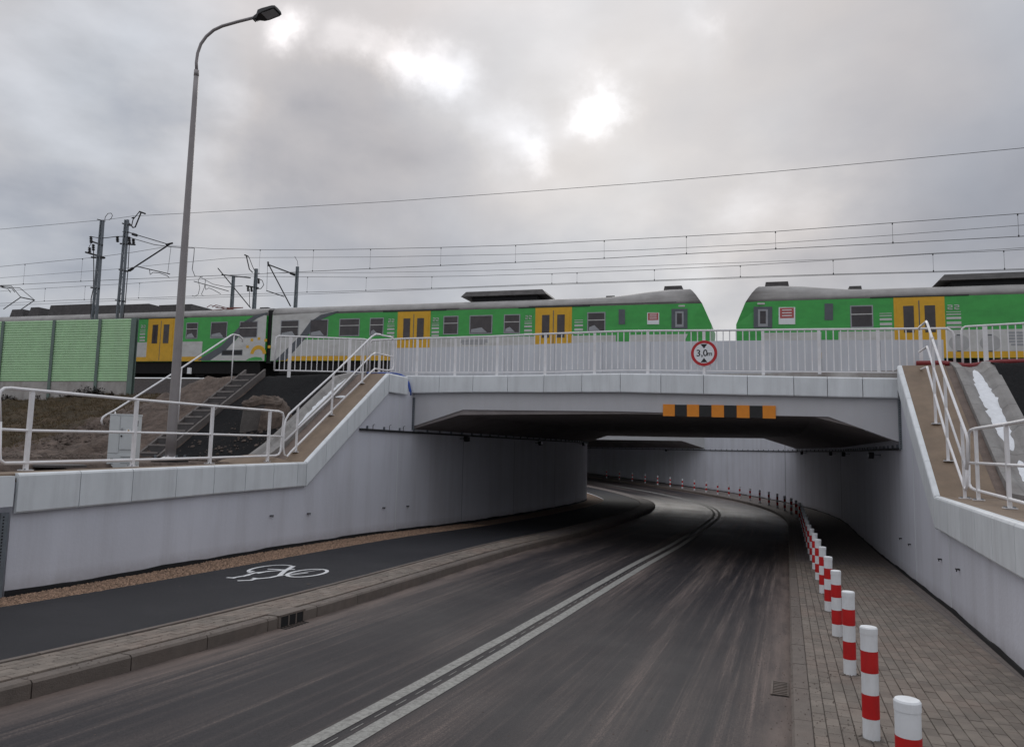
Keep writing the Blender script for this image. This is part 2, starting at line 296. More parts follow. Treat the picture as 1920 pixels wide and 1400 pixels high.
def ground():
    m, t, b = newmat('earth'); N = t.nodes.new; L = t.links.new
    g = N('ShaderNodeNewGeometry')
    def nz(s, d=6):
        n = N('ShaderNodeTexNoise'); L(g.outputs['Position'], n.inputs['Vector']); n.inputs['Scale'].default_value = s; n.inputs['Detail'].default_value = d; n.inputs['Roughness'].default_value = .65; return n.outputs['Fac']
    r1 = N('ShaderNodeValToRGB'); L(nz(3.2, 10), r1.inputs[0]); e = r1.color_ramp.elements; e[0].position = .3; e[0].color = (.055, .038, .030, 1); e[1].position = .68; e[1].color = (.20, .150, .122, 1)
    r2 = N('ShaderNodeValToRGB'); L(nz(1.3, 9), r2.inputs[0]); e = r2.color_ramp.elements; e[0].position = .3; e[0].color = (.045, .036, .020, 1); e[1].position = .7; e[1].color = (.105, .068, .036, 1)
    at = N('ShaderNodeAttribute'); at.attribute_name = 'grass'
    ns = N('ShaderNodeMath'); ns.operation = 'MULTIPLY_ADD'; L(nz(1.7), ns.inputs[0]); ns.inputs[1].default_value = .9; ns.inputs[2].default_value = -.45
    ad = N('ShaderNodeMath'); ad.operation = 'ADD'; ad.use_clamp = True; L(at.outputs['Fac'], ad.inputs[0]); L(ns.outputs[0], ad.inputs[1])
    rr = N('ShaderNodeValToRGB'); L(ad.outputs[0], rr.inputs[0]); rr.color_ramp.elements[0].position = .4; rr.color_ramp.elements[1].position = .6
    mx = N('ShaderNodeMix'); mx.data_type = 'RGBA'; L(rr.outputs[0], mx.inputs['Factor']); L(r1.outputs[0], mx.inputs['A']); L(r2.outputs[0], mx.inputs['B'])
    L(mx.outputs['Result'], b.inputs['Base Color']); b.inputs['Roughness'].default_value = .95
    bp = N('ShaderNodeBump'); bp.inputs['Strength'].default_value = 1; bp.inputs['Distance'].default_value = .12; L(nz(9, 9), bp.inputs['Height']); L(bp.outputs[0], b.inputs['Normal'])
    return m
M['earth'] = ground()

# ------------------------------------------------------------------ mesh builders
class MB:
    def __init__(s): s.v = []; s.f = []; s.uv = None; s.att = {}
    def add(s, vs, fs):
        o = len(s.v); s.v += [Vector(q) for q in vs]; s.f += [tuple(i+o for i in f) for f in fs]; return s
    def box(s, c, ax, ay, az):       # centre and three half-extent vectors
        c = Vector(c); ax = Vector(ax); ay = Vector(ay); az = Vector(az)
        vs = [c+a*ax+b*ay+d*az for d in (-1, 1) for b in (-1, 1) for a in (-1, 1)]
        fs = [(0, 2, 3, 1), (4, 5, 7, 6), (0, 1, 5, 4), (2, 6, 7, 3), (0, 4, 6, 2), (1, 3, 7, 5)]
        if ax.cross(ay).dot(az) < 0: fs = [f[::-1] for f in fs]
        return s.add(vs, fs)
    def hexa(s, a, b):               # two quads joined (a, b lists of 4 points)
        return s.add(list(a)+list(b), [(0, 1, 2, 3), (7, 6, 5, 4), (0, 4, 5, 1), (1, 5, 6, 2), (2, 6, 7, 3), (3, 7, 4, 0)])
    def tube(s, pts, r, n=8, cap=True):
        pts = [Vector(p) for p in pts]; k = len(pts); rs = r if isinstance(r, (list, tuple)) else [r]*k
        o = len(s.v); prev = None
        for i, p in enumerate(pts):
            t = (pts[min(i+1, k-1)]-pts[max(i-1, 0)]).normalized()
            if prev is None: a = t.orthogonal().normalized()
            else: a = (prev-t*prev.dot(t)).normalized()
            prev = a; b = t.cross(a)
            for j in range(n):
                q = 2*math.pi*j/n; s.v.append(p+(a*math.cos(q)+b*math.sin(q))*rs[i])
        for i in range(k-1):
            for j in range(n):
                j2 = (j+1) % n; s.f.append((o+i*n+j, o+i*n+j2, o+(i+1)*n+j2, o+(i+1)*n+j))
        if cap: s.f.append(tuple(o+j for j in range(n))[::-1]); s.f.append(tuple(o+(k-1)*n+j for j in range(n)))
        return s
    def prism(s, pts, off):          # polygon extruded by vector off
        n = len(pts); pts = [Vector(p) for p in pts]; off = Vector(off)
        fs = [tuple(range(n))[::-1], tuple(range(n, 2*n))]+[(i, (i+1) % n, (i+1) % n+n, i+n) for i in range(n)]
        return s.add(pts+[p+off for p in pts], fs)
    def loft(s, rows, close=False):
        o = len(s.v); k = len(rows[0])
        for r in rows: s.v += [Vector(p) for p in r]
        for i in range(len(rows)-1):
            for j in range(k if close else k-1):
                j2 = (j+1) % k; s.f.append((o+i*k+j, o+i*k+j2, o+(i+1)*k+j2, o+(i+1)*k+j))
        return s
    def lathe(s, c, prof, n=20):     # prof: (radius, height)
        rows = [[Vector(c)+Vector((r*math.cos(2*math.pi*j/n), r*math.sin(2*math.pi*j/n), h)) for j in range(n)] for r, h in prof]
        s.loft(rows, True); o = len(s.v)-n*len(prof); s.f.append(tuple(o+j for j in range(n))[::-1]); s.f.append(tuple(len(s.v)-n+j for j in range(n))); return s
def tag(o, label=None, cat=None, group=None, kind=None):
    if label: o['label'] = label
    if cat: o['category'] = cat
    if group: o['group'] = group
    if kind: o['kind'] = kind
    return o
def wloc(o):
    v = Vector((0, 0, 0))
    while o: v += o.location; o = o.parent
    return v
def obj(name, mb, m, parent=None, smooth=False, loc=None, bevel=0, kind=None, label=None):
    me = bpy.data.meshes.new(name); off = wloc(parent) if parent else Vector((0, 0, 0))
    L = Vector(loc) if loc is not None else None
    base = L if L is not None else (off if parent else Vector((0, 0, 0)))
    me.from_pydata([tuple(p-base) for p in mb.v], [], mb.f)
    me.update()
    if mb.uv:
        l = me.uv_layers.new(name='UVMap')
        for lp in me.loops: l.data[lp.index].uv = mb.uv[lp.vertex_index]
    for k, vals in mb.att.items():
        a = me.attributes.new(k, 'FLOAT', 'POINT'); a.data.foreach_set('value', vals)
    if smooth: me.polygons.foreach_set('use_smooth', [True]*len(me.polygons))
    me.materials.append(M[m] if isinstance(m, str) else m)
    o = bpy.data.objects.new(name, me); COL.objects.link(o)
    if parent: o.parent = parent
    if L is not None: o.location = L-off
    if bevel:
        bv = o.modifiers.new('bevel', 'BEVEL'); bv.width = bevel; bv.segments = 2; bv.limit_method = 'ANGLE'
    if kind: o['kind'] = kind
    if label: o['label'] = label
    return o
def inst(src, name, loc, parent, rot=None):      # same mesh, other place (world location)
    o = bpy.data.objects.new(name, src.data); COL.objects.link(o); o.parent = parent
    o.location = Vector(loc)-wloc(parent)
    if rot: o.rotation_euler = rot
    return o
def empty(name, loc, label, cat, group=None):
    o = bpy.data.objects.new(name, None); COL.objects.link(o); o.location = Vector(loc); o.empty_display_size = .2
    return tag(o, label, cat, group)
def copy_tree(o, parent=None):
    c = o.copy(); COL.objects.link(c); c.parent = parent
    for ch in o.children: copy_tree(ch, c)
    return c
ZV = Vector((0, 0, 1)); BDV = Vector((BD[0], BD[1], 0)); BEV = Vector((BE[0], BE[1], 0)); UXV = Vector((UX[0], UX[1], 0)); NXV = Vector((NX[0], NX[1], 0))

# ================================================================== SETTING
def strip(name, m, s0, s1, ds, nf, dzf, cross=6, kind='structure'):
    """a sheet along the road between two offsets; nf(s)->(n0,n1)"""
    mb = MB(); mb.uv = []; rows = []
    k = int(math.ceil((s1-s0)/ds))
    for i in range(k+1):
        s = s0+(s1-s0)*i/k; a, b = nf(s); row = []
        for j in range(cross+1):
            n = a+(b-a)*j/cross; row.append(P3(s, n, dzf(s, n) if callable(dzf) else dzf)); mb.uv.append((s, n))
        rows.append(row)
    mb.loft(rows)
    o = obj(name, mb, m, smooth=True)
    return tag(o, kind=kind) if kind else o
road = strip('road', 'asphalt', -28, 112, 1.0, lambda s: (NKL(s)-.05, .05), -.13, 12)
sidewalk = strip('pavement_right', 'farpave', -28, 112, 1.0, lambda s: (.11, NWR(s)+.03), lambda s, n: -.018 if s < 17.5 else 0, 6)
verge = strip('pavement_left', 'farpave', -28, 112, 1.0, lambda s: (NKL(s)-.64, NKL(s)-.10), lambda s, n: -.018 if s < 17.5 else 0, 3)
obike = strip('bicycle_path', 'bike', -28, 112, 1.0, lambda s: (-8.12, NKL(s)-.70), lambda s, n: -.004, 6)
gbed = strip('gravel_bed', 'gravelbase', -28, 112, 1.0, lambda s: (NWL(s)-.1, -8.10), lambda s, n: -.03, 2)
# painted centre lines with chipped ends
def line(n0, n1, seed):
    rnd = random.Random(seed); mb = MB(); rows = []
    s = -20
    while s < 100:
        w = .006*(rnd.random()-.5); rows.append([P3(s, n0+w, -.126), P3(s, n1+w, -.126)])
        s += .35+rnd.random()*.3
    mb.loft(rows); return mb
for i, (a, b) in enumerate(((-2.965, -2.850), (-2.74, -2.62))):
    obj('centre_line', line(a, b, i), 'paint', road)
# thin worn dashes between the two lines
mb = MB()
s = 2.0
while s < 16:
    mb.loft([[P3(s, -2.80, -.1262), P3(s, -2.792, -.1262)], [P3(s+.16, -2.80, -.1262), P3(s+.16, -2.792, -.1262)]]); s += .31
obj('setting_out_marks', mb, 'paint', road)
# kerbs, stone by stone
def kerbs(name, sgn, nfun, s0, s1, step=.88):
    first = MB(); root = None; s = s0; i = 0
    big = MB()
    for s in np.arange(s0, s1, step):
        a = s+.006; b = s+step-.006; n0 = nfun(s); n1 = n0+sgn*.13
        h = .004*random.random()
        mb = MB(); lo = -.30
        A = [P3(a, n0, lo), P3(a, n1, lo), P3(a, n1, h), P3(a, n0+sgn*.018, h), P3(a, n0, h-.02)]
        B = [P3(b, n0, lo), P3(b, n1, lo), P3(b, n1, h), P3(b, n0+sgn*.018, h), P3(b, n0, h-.02)]
        mb.v = A+B; mb.f = [(0, 1, 2, 3, 4), (9, 8, 7, 6, 5)]+[(k, k+5, (k+1) % 5+5, (k+1) % 5) for k in range(5)]
        if sgn < 0: pass
        if root is None:
            root = MB(); root.loft([[P3(q, nfun(q)+sgn*.004, -.14), P3(q, nfun(q)+sgn*.126, -.14)] for q in np.arange(s0, s1, 1.0)])
            root = tag(obj(name, root, 'joint'), kind='structure')
        o = obj('kerbstone', mb, 'kerb', root)
    return root
kerbs('kerb_right', 1, lambda s: 0.0, 2.2-.88*6, 96)
DRAIN = 7.06     # gully in the left kerb
kl = kerbs('kerb_left', -1, lambda s: NKL(s), 4.02-.88*9, 96)
# concrete edging of the bicycle path
for s in np.arange(-6, 60, .88):
    n0 = NKL(s)-.64; mb = MB()
    mb.hexa([P3(s+.005, n0, -.1), P3(s+.875, n0, -.1), P3(s+.875, n0-.06, -.1), P3(s+.005, n0-.06, -.1)],
            [P3(s+.005, n0, .012), P3(s+.875, n0, .012), P3(s+.875, n0-.06, .012), P3(s+.005, n0-.06, .012)])
    obj('edging_stone', mb, 'kerb', verge)
# pavers: near ones singly, the rest of the run joined
def pavers(parent, s0, s1, nfa, nfb, near):
    L_, W_ = .176, .088
    pm = MB(); h = .05; g = .002; bz = .004
    x0, x1, y0, y1 = g, L_-g, g, W_-g
    for z, q in ((-h, 0), (-bz, 0), (0, bz)):
        pm.v += [Vector((x0+q, y0+q, z)), Vector((x1-q, y0+q, z)), Vector((x1-q, y1-q, z)), Vector((x0+q, y1-q, z))]
    pm.f = [(8, 9, 10, 11)]+[(k*4+i, k*4+(i+1) % 4, (k+1)*4+(i+1) % 4, (k+1)*4+i) for k in range(2) for i in range(4)]
    cand = []
    nrow = int((nfb(5)-nfa(5))/W_)
    for r in range(nrow):
        for k in range(int((s1-s0)/L_)):
            s = s0+(k+.5*(r % 2))*L_; n = nfa(s)+r*W_
            c = P3(s+L_/2, n+W_/2); cand.append((c.length if vis(c) else c.length+100, s, n))
    cand.sort(); me = None
    jm = MB(); tint = []
    for i, (d, s, n) in enumerate(cand):
        dz = random.uniform(-.003, .002); A = P3(s, n, dz); ex = (P3(s+L_, n, dz)-A)/L_; ey = (P3(s, n+W_, dz)-A)/W_
        tl = random.uniform(-.012, .012)
        if i < near:
            if me is None:
                me = bpy.data.meshes.new('paver'); me.from_pydata([tuple(q) for q in pm.v], [], pm.f); me.materials.append(M['paver'])
            o = bpy.data.objects.new('paver', me); COL.objects.link(o); o.parent = parent
            A = A+ey*W_; ey = -ey; ez = ex.cross(ey).normalized()
            mt = Matrix(((ex[0], ey[0], ez[0], A[0]), (ex[1], ey[1], ez[1], A[1]), (ex[2], ey[2], ez[2], A[2]), (0, 0, 0, 1)))
            o.matrix_local = mt @ Matrix.Rotation(tl, 4, 'X')
        else:
            q = random.random(); jm.add([A+ex*v.x+ey*v.y+ZV*(v.z+tl*v.y) for v in pm.v], pm.f); tint += [q]*len(pm.v)
    jm.att = {'tint': tint}
    obj('paver_field', jm, 'paver', parent, kind='stuff')
def vis(c):
    p = np.array(c); z = p@FW
    if z < .3: return False
    x = 960+FPX*(p@RV)/z; y = 700-FPX*(p@UV)/z
    return -30 < x < 1950 and y < 1430
pavers(sidewalk, 2.6, 17.6, lambda s: .135, lambda s: NWR(s)-.03, 295)
pavers(verge, 2.6, 17.6, lambda s: NKL(s)-.64+.004, lambda s: NKL(s)-.13, 295)
# gravel strip: loose pebbles
rnd = random.Random(3)
pb = MB(); tint = []
for i in range(26000):
    s = 4.5+15.5*rnd.random()**1.15; n = rnd.uniform(NWL(s)+.05, -8.10)
    c = P3(s, n, -.03+rnd.uniform(.0, .02)); r = rnd.uniform(.009, .022); a = rnd.random()*6.28
    e1 = Vector((math.cos(a), math.sin(a), rnd.uniform(-.3, .3)))*r*rnd.uniform(1, 1.5); e2 = Vector((-math.sin(a), math.cos(a), rnd.uniform(-.3, .3)))*r; e3 = ZV*r*.8
    q = rnd.random()
    pb.add([c+e1, c+e2, c-e1, c-e2, c+e3, c-e3], [(0, 1, 4), (1, 2, 4), (2, 3, 4), (3, 0, 4)]); tint += [q]*6
pb.att = {'tint': tint}
o = obj('gravel', pb, 'pebble'); tag(o, kind='stuff')
# grit and crumbs of soil on pavements and road edges
gr = MB(); tint = []
for i in range(2600):
    k = rnd.random()
    if k < .45: s = 3+9*rnd.random()**1.3; n = rnd.gauss(.15, .25); n = max(n, -.5)
    elif k < .75: s = 4+9*rnd.random(); n = NKL(s)-abs(rnd.gauss(0, .35))
    else: s = 3+9*rnd.random(); n = rnd.uniform(-5, 2)
    dz = 0 if (n > .14 or n < NKL(s)-.13) else -.13
    if 0 <= n <= .14 or NKL(s)-.13 <= n <= NKL(s): dz = .004
    c = P3(s, n, dz); r = rnd.uniform(.002, .006)
    a = rnd.random()*6.28; e1 = Vector((math.cos(a), math.sin(a), 0))*r*1.5; e2 = Vector((-math.sin(a), math.cos(a), 0))*r
    gr.add([c+e1, c+e2, c-e1, c-e2, c+ZV*r], [(0, 1, 4), (1, 2, 4), (2, 3, 4), (3, 0, 4)]); q = rnd.random(); tint += [q]*5
gr.att = {'tint': tint}
tag(obj('grit', gr, 'rock'), kind='stuff')
# flecks of snow left on kerb and pavement
sw = MB()
for i in range(60):
    s = rnd.uniform(9.5, 14.5) if i < 45 else rnd.uniform(4, 12); n = NKL(s)-rnd.uniform(.15, .55) if i < 45 else rnd.uniform(-8, 1.8)
    if -5.4 < n < 0: continue
    c = P3(s, n, .003); r = rnd.uniform(.006, .028)
    pts = [c+Vector((math.cos(q)*r*rnd.uniform(.6, 1.4), math.sin(q)*r*rnd.uniform(.6, 1.4), 0)) for q in np.linspace(0, 5.6, 7)]
    sw.add(pts+[c+ZV*r*.25], [(j, (j+1) % 7, 7) for j in range(7)])
tag(obj('snow_flecks', sw, 'rock'), kind='stuff')

# bicycle symbol painted on the path: drawn in path metres (s along, n across)
bs = MB()
def bq(px, py):
    Z = -1.9
    for _ in range(50):
        r = ray(px, py); P = r*Z/r[2]; s, n = sn(P[0], P[1]); Z = .5*Z+.5*(G(s, n)+0)
    return s, n
def bpoly(pts):
    bs.add([P3(s, n, .0) for s, n in pts], [tuple(range(len(pts)))])
def bline(pts, w):
    for (s0, n0), (s1, n1) in zip(pts[:-1], pts[1:]):
        d = np.array([s1-s0, n1-n0]); d = d/np.linalg.norm(d); q = np.array([-d[1], d[0]])*w/2
        bpoly([(s0-q[0]-d[0]*.01, n0-q[1]-d[1]*.01), (s1-q[0]+d[0]*.01, n1-q[1]+d[1]*.01), (s1+q[0]+d[0]*.01, n1+q[1]+d[1]*.01), (s0+q[0]-d[0]*.01, n0+q[1]-d[1]*.01)])
Z6 = lambda x, y: bq(400+x/6, 1020+y/6)
def arc_px(cx, cy, rx, ry, rot, a0, a1, w, k=22):
    out = []
    for i in range(k+1):
        a = math.radians(a0+(a1-a0)*i/k); x = rx*math.cos(a); y = ry*math.sin(a); c, s_ = math.cos(rot), math.sin(rot)
        out.append(Z6(cx+x*c-y*s_, cy+x*s_+y*c))
    bline(out, w)
arc_px(1055, 322, 228, 38, -.10, -175, 195, .055)       # front wheel
bline([Z6(835, 348), Z6(1060, 318)], .04)
arc_px(640, 275, 245, 36, -.10, 170, 345, .055)          # rear wheel
bline([Z6(395, 318), Z6(450, 300)], .05)
bline([Z6(160, 372), Z6(240, 378)], .06); bline([Z6(235, 372), Z6(400, 345)], .06); bline([Z6(330, 360), Z6(470, 318), Z6(760, 290)], .055)
bline([Z6(280, 408), Z6(420, 402), Z6(470, 388), Z6(640, 372), Z6(760, 345)], .06); bline([Z6(445, 378), Z6(520, 384)], .05)
bline([Z6(900, 245), Z6(800, 300), Z6(740, 352)], .075); bline([Z6(620, 278), Z6(790, 285), Z6(910, 280)], .06); bline([Z6(500, 325), Z6(620, 300), Z6(790, 292)], .05)
bline([Z6(740, 355), Z6(1240, 280)], .02)
obj('bicycle_symbol', bs, 'paintw', obike)

# ---- gullies
g = empty('kerb_drain', P3(DRAIN, NKL(DRAIN)), 'cast iron gully inlet with three openings set into the left kerb', 'drain')
mb = MB(); s0, s1 = DRAIN-.235, DRAIN+.235; n0 = NKL(DRAIN)+.012
for a, b in ((s0, s0+.035), (s0+.165, s0+.185), (s0+.295, s0+.315), (s1-.035, s1)):
    mb.hexa([P3(a, n0, -.125), P3(b, n0, -.125), P3(b, n0-.03, -.125), P3(a, n0-.03, -.125)], [P3(a, n0, .0), P3(b, n0, .0), P3(b, n0-.03, .0), P3(a, n0-.03, .0)])
mb.hexa([P3(s0, n0, -.012), P3(s1, n0, -.012), P3(s1, n0-.17, -.012), P3(s0, n0-.17, -.012)], [P3(s0, n0, .010), P3(s1, n0, .010), P3(s1, n0-.17, .010), P3(s0, n0-.17, .010)])
obj('frame', mb, 'kerb', g)
mb = MB(); mb.hexa([P3(s0+.04, n0-.004, -.122), P3(s1-.04, n0-.004, -.122), P3(s1-.04, n0-.01, -.122), P3(s0+.04, n0-.01, -.122)], [P3(s0+.04, n0-.004, -.014), P3(s1-.04, n0-.004, -.014), P3(s1-.04, n0-.01, -.014), P3(s0+.04, n0-.01, -.014)])
obj('opening', mb, 'black', g)
for i in range(8):
    a = s0+.02+i*.055; mb = MB(); mb.hexa([P3(a, n0+.01, -.128), P3(a+.016, n0+.01, -.128), P3(a+.016, n0+.09, -.128), P3(a, n0+.09, -.128)], [P3(a, n0+.01, -.124), P3(a+.016, n0+.01, -.124), P3(a+.016, n0+.09, -.124), P3(a, n0+.09, -.124)])
    obj('grate_bar', mb, 'black', g)
s0, s1 = 6.78, 7.27
g = empty('gutter_grate', P3(7.2, -.15, -.13), 'small square iron gully grate in the road beside the right kerb', 'drain')
mb = MB(); mb.hexa([P3(s0, -.155, -.1285), P3(s1, -.155, -.1285), P3(s1, -.022, -.1285), P3(s0, -.022, -.1285)], [P3(s0, -.155, -.1255), P3(s1, -.155, -.1255), P3(s1, -.022, -.1255), P3(s0, -.022, -.1255)])
obj('well', mb, 'black', g)
for i in range(9):
    a = s0+.01+i*.0535; mb = MB(); mb.hexa([P3(a, -.145, -.1254), P3(a+.024, -.145, -.1254), P3(a+.024, -.03, -.1254), P3(a, -.03, -.1254)], [P3(a, -.145, -.118), P3(a+.024, -.145, -.118), P3(a+.024, -.03, -.118), P3(a, -.03, -.118)])
    obj('grate_bar', mb, 'kerb', g)
mb = MB()
for n0, n1 in ((-.165, -.148), (-.03, -.02)): mb.hexa([P3(s0, n0, -.1254), P3(s1, n0, -.1254), P3(s1, n1, -.1254), P3(s0, n1, -.1254)], [P3(s0, n0, -.117), P3(s1, n0, -.117), P3(s1, n1, -.117), P3(s0, n1, -.117)])
obj('frame', mb, 'kerb', g)

# ================================================================== RETAINING WALLS
SL0, SL1 = 12.25, 15.36; ZL0 = -.335; ZL1 = 1.76           # left ramp foot and head
SR0, SR1 = 12.47, 16.05; ZR0 = -.555; ZR1 = 1.80
def ztopL(s):
    if s < SL0: return float(np.interp(s, [-30, 6.2, SL0], [-.43, -.41, ZL0]))
    if s < SL1: return ZL0+(ZL1-ZL0)*(s-SL0)/(SL1-SL0)
    return ZL1
def ztopR(s):
    if s < SR0: return ZR0
    if s < SR1: return ZR0+(ZR1-ZR0)*(s-SR0)/(SR1-SR0)
    return ZR1
def wall(name, nf, ztf, sgn, label, s0, smax):
    """vertical wall following the road; thick .4"""
    mb = MB(); ss = sorted(set(list(np.arange(s0, smax, 1.0))+[SL0, SL1, SR0, SR1, smax])); ss = [s for s in ss if s >= s0]
    rows = []
    for s in ss:
        zt = ztf(s); p = xy(s, nf(s)); q = xy(s, nf(s)+sgn*.4); zb = G(s, nf(s))+.03
        rows.append([Vector((p[0], p[1], zb-.6)), Vector((p[0], p[1], zb)), Vector((p[0], p[1], zt-.02)), Vector((q[0], q[1], zt-.02)), Vector((q[0], q[1], zb-.6))])
    mb.loft(rows); mb.f.append((0, 1, 2, 3, 4)); k = len(mb.v); mb.f.append((k-1, k-2, k-3, k-4, k-5))
    mb.att = {'above': [h for rw in rows for h in (-.6, 0, rw[2][2]-rw[1][2], rw[2][2]-rw[1][2], -.6)]}
    root = empty(name, P3(12, nf(12)), label, 'wall')
    obj('wall', mb, 'wall', root)
    bm_ = MB(); bm_.loft([[P3(s, nf(s)-sgn*.012, -.05), P3(s, nf(s)-sgn*.012, .040+.014*math.sin(s*2.3)+.01*math.sin(s*5.1)), P3(s, nf(s)+sgn*.01, .045)] for s in np.arange(s0, smax, .5)])
    obj('base_strip', bm_, 'black', root)
    return root
def zt_full_L(s): return 2.45 if s > 17.0 else ztopL(s)
def zt_full_R(s): return 2.45 if s > 16.8 else ztopR(s)
wl = wall('retaining_wall', NWL, lambda s: ztopL(s)-.06 if s < 15.6 else (1.42 if s < 45 else 1.05), -1, 'white painted concrete retaining wall on the left of the road, running into the underpass', 6.24, 108)
wr = wall('retaining_wall', NWR, lambda s: ztopR(s)-.06 if s < 15.7 else (1.42 if s < 43 else 2.3), 1, 'white painted concrete retaining wall on the right of the road, behind the bollards', -6, 108)
# far end: older lighter segment left of the joint at the picture's edge
def walls_left_near():
    root = empty('retaining_wall', P3(5, -9), 'plain grey wall segment left of the perforated joint profile at the left edge', 'wall')
    mb = MB(); rows = []
    for s in (-6, 0, 6.05):
        p = xy(s, NWL(s)); q = xy(s, NWL(s)-.4); rows.append([Vector((p[0], p[1], -2.6)), Vector((p[0], p[1], -.93)), Vector((q[0], q[1], -.93)), Vector((q[0], q[1], -2.6))])
    mb.loft(rows); mb.f.append((0, 1, 2, 3)); mb.f.append((11, 10, 9, 8)); obj('wall', mb, 'wall', root)
    mb = MB(); rows = []
    for s in (-6, 0, 6.20):
        p = xy(s, NWL(s)+.075); q = xy(s, NWL(s)-.4); rows.append([Vector((p[0], p[1], -.80)), Vector((p[0], p[1], -.44)), Vector((q[0], q[1], -.44)), Vector((q[0], q[1], -.80))])
    mb.loft(rows, True); mb.f.append((11, 10, 9, 8)); obj('coping', mb, 'coping', root)
    mb = MB(); p = P3(6.14, NWL(6.14)+.02); mb.box((p[0], p[1], -1.45), UXV*.05, NXV*.02, ZV*.58); obj('joint_profile', mb, 'galv', root)
    for i in range(30):
        m2 = MB(); m2.box((p[0]-.0, p[1], -.92-i*.037)+0*ZV if False else Vector((p[0], p[1], -.92-i*.037))+NXV*.021-UXV*.015, UXV*.008, NXV*.003, ZV*.009); obj('slot', m2, 'black', root)
walls_left_near()

# coping panels: level run, ramp run.  profile: face .06-.08 proud of the wall, rounded top edge
def coping_run(root, pts_top, h, outward, m='coping', gap=.006, seg=None, back=.085):
    """pts_top: list of joint points along the outer top edge; one panel between neighbours, vertical height h"""
    for i in range(len(pts_top)-1):
        a, b = Vector(pts_top[i]), Vector(pts_top[i+1]); d = (b-a).normalized(); a2 = a+d*gap; b2 = b-d*gap
        prof = lambda p: [p-ZV*h-outward*.045, p-ZV*h-outward*.012, p-ZV*(h-.02), p-ZV*.035, p-ZV*.012-outward*.012, p-outward*.04, p-outward*back, p-outward*back-ZV*.06, p-outward*.045-ZV*.06]
        mb = MB(); mb.loft([prof(a2), prof(b2)], True)
        mb.f.append(tuple(range(9))); mb.f.append(tuple(range(17, 8, -1)))
        obj('coping_panel', mb, m, root)
js = [6.24+.88*i for i in range(7)]+[12.25]
OUTL = NXV; OUTR = -NXV
def edgeL(s): p = xy(s, NWL(s)+.08); return Vector((p[0], p[1], ztopL(s)))
def edgeR(s): p = xy(s, NWR(s)-.08); return Vector((p[0], p[1], ztopR(s)))
coping_run(wl, [edgeL(s) for s in [6.24, 7.12, 8.0, 8.86, 9.72, 10.49, 11.25, 11.97, SL0]], .475, OUTL)
coping_run(wl, [edgeL(s) for s in [SL0+.01, 12.9, 13.66, 14.44, 15.15, SL1]], .50, OUTL)
coping_run(wr, [edgeR(s) for s in [-3.0, -2.1, -1.2, -.3, .6, 1.5, 2.4, 3.3, 4.2, 5.1, 6.0, 6.9, 7.85, 8.75, 9.6, 10.5, 11.4, 12.2, SR0]], .475, OUTR)
coping_run(wr, [edgeR(s) for s in [SR0+.01, 13.25, 14.1, 14.95, 15.75, SR1]], .50, OUTR)
coping_run(wl, [edgeL(s) for s in [SL1+.01, 16.30]], .46, OUTL)
# vertical construction joints and pale run marks on the walls
def vjoint(root, nf, s, z0, z1, sgn, w=.012, m='coping'):
    p = xy(s, nf(s)); mb = MB(); mb.box((p[0], p[1], (z0+z1)/2), UXV*w if s < 30 else Vector((xy(s+.01, 0)-xy(s, 0))[0:1].tolist()+[(xy(s+.01, 0)-xy(s, 0))[1], 0])*w*100, NXV*.004, ZV*(z1-z0)/2)
    obj('joint', mb, m, root)
for s, m in ((16.05, 'coping'), ):
    vjoint(wl, NWL, s, -2.0, 1.25, -1, .012, m)
vjoint(wr, NWR, 15.0, -2.2, .5, 1, .008, 'coping'); vjoint(wr, NWR, 11.9, -2.05, -1.05, 1, .006, 'coping')
for s in (20.0, 24.5, 29.5): vjoint(wl, NWL, s, G(s, -9)+.08, .3, -1, .006, 'tgrey')
for s in (43.6, 33.0, 58.5): vjoint(wr, NWR, s, G(s, 2)+.08, .95, 1, .03, 'tgrey')
# small cast-in hooks
def hook(root, px, py, nf, sgn, J=False):
    p, s = cross_n(px, py, nf); p = Vector(p); mb = MB(); o = -NXV*sgn
    if J: mb.tube([p-ZV*.05+o*.02, p+ZV*.05+o*.02, p+ZV*.07+o*.03+UXV*.02, p+ZV*.07+o*.03+UXV*.06], .006, 6)
    else: mb.box(p+o*.02, UXV*.035, o*.03, ZV*.008); mb.box(p+o*.035+UXV*.03-ZV*.015, UXV*.006, o*.006, ZV*.02)
    obj('wall_hook', mb, 'dark', root)
for q in ((507, 966), (577, 962), (718, 951), (763, 948)): hook(wl, *q, NWL, -1)
for q in ((698, 801), (729, 802), (755, 804)): hook(wl, *q, NWL, -1, True)
for q in ((1691, 1009), (1708, 1020), (1766, 1048), (1800, 1067)): hook(wr, *q, NWR, 1)
# cable tray with clips running along both walls at soffit level
def tray(nf, sgn, s0, s1, za, zb, label, loc):
    root = empty('cable_tray', loc, label, 'cable tray', 'cable trays along the underpass walls')
    mb = MB(); rows = []
    for s in np.arange(s0, s1, .8):
        z = za+(zb-za)*(s-s0)/(s1-s0); p = xy(s, nf(s)-sgn*.005); q = xy(s, nf(s)-sgn*.055)
        rows.append([Vector((p[0], p[1], z)), Vector((q[0], q[1], z)), Vector((q[0], q[1], z-.045)), Vector((p[0], p[1], z-.045))])
    mb.loft(rows, True); mb.f.append((3, 2, 1, 0)); k = len(mb.v); mb.f.append((k-4, k-3, k-2, k-1)); obj('tray', mb, 'dark', root)
    first = None
    for s in np.arange(s0+.3, s1, .75):
        z = za+(zb-za)*(s-s0)/(s1-s0); p = xy(s, nf(s)-sgn*.03); L_ = Vector((p[0], p[1], z+.03))
        if first is None:
            mb = MB(); mb.box(L_, UXV*.012, NXV*.02, ZV*.035); first = obj('clip', mb, 'galv', root, loc=L_)
        else: inst(first, 'clip', L_, root)
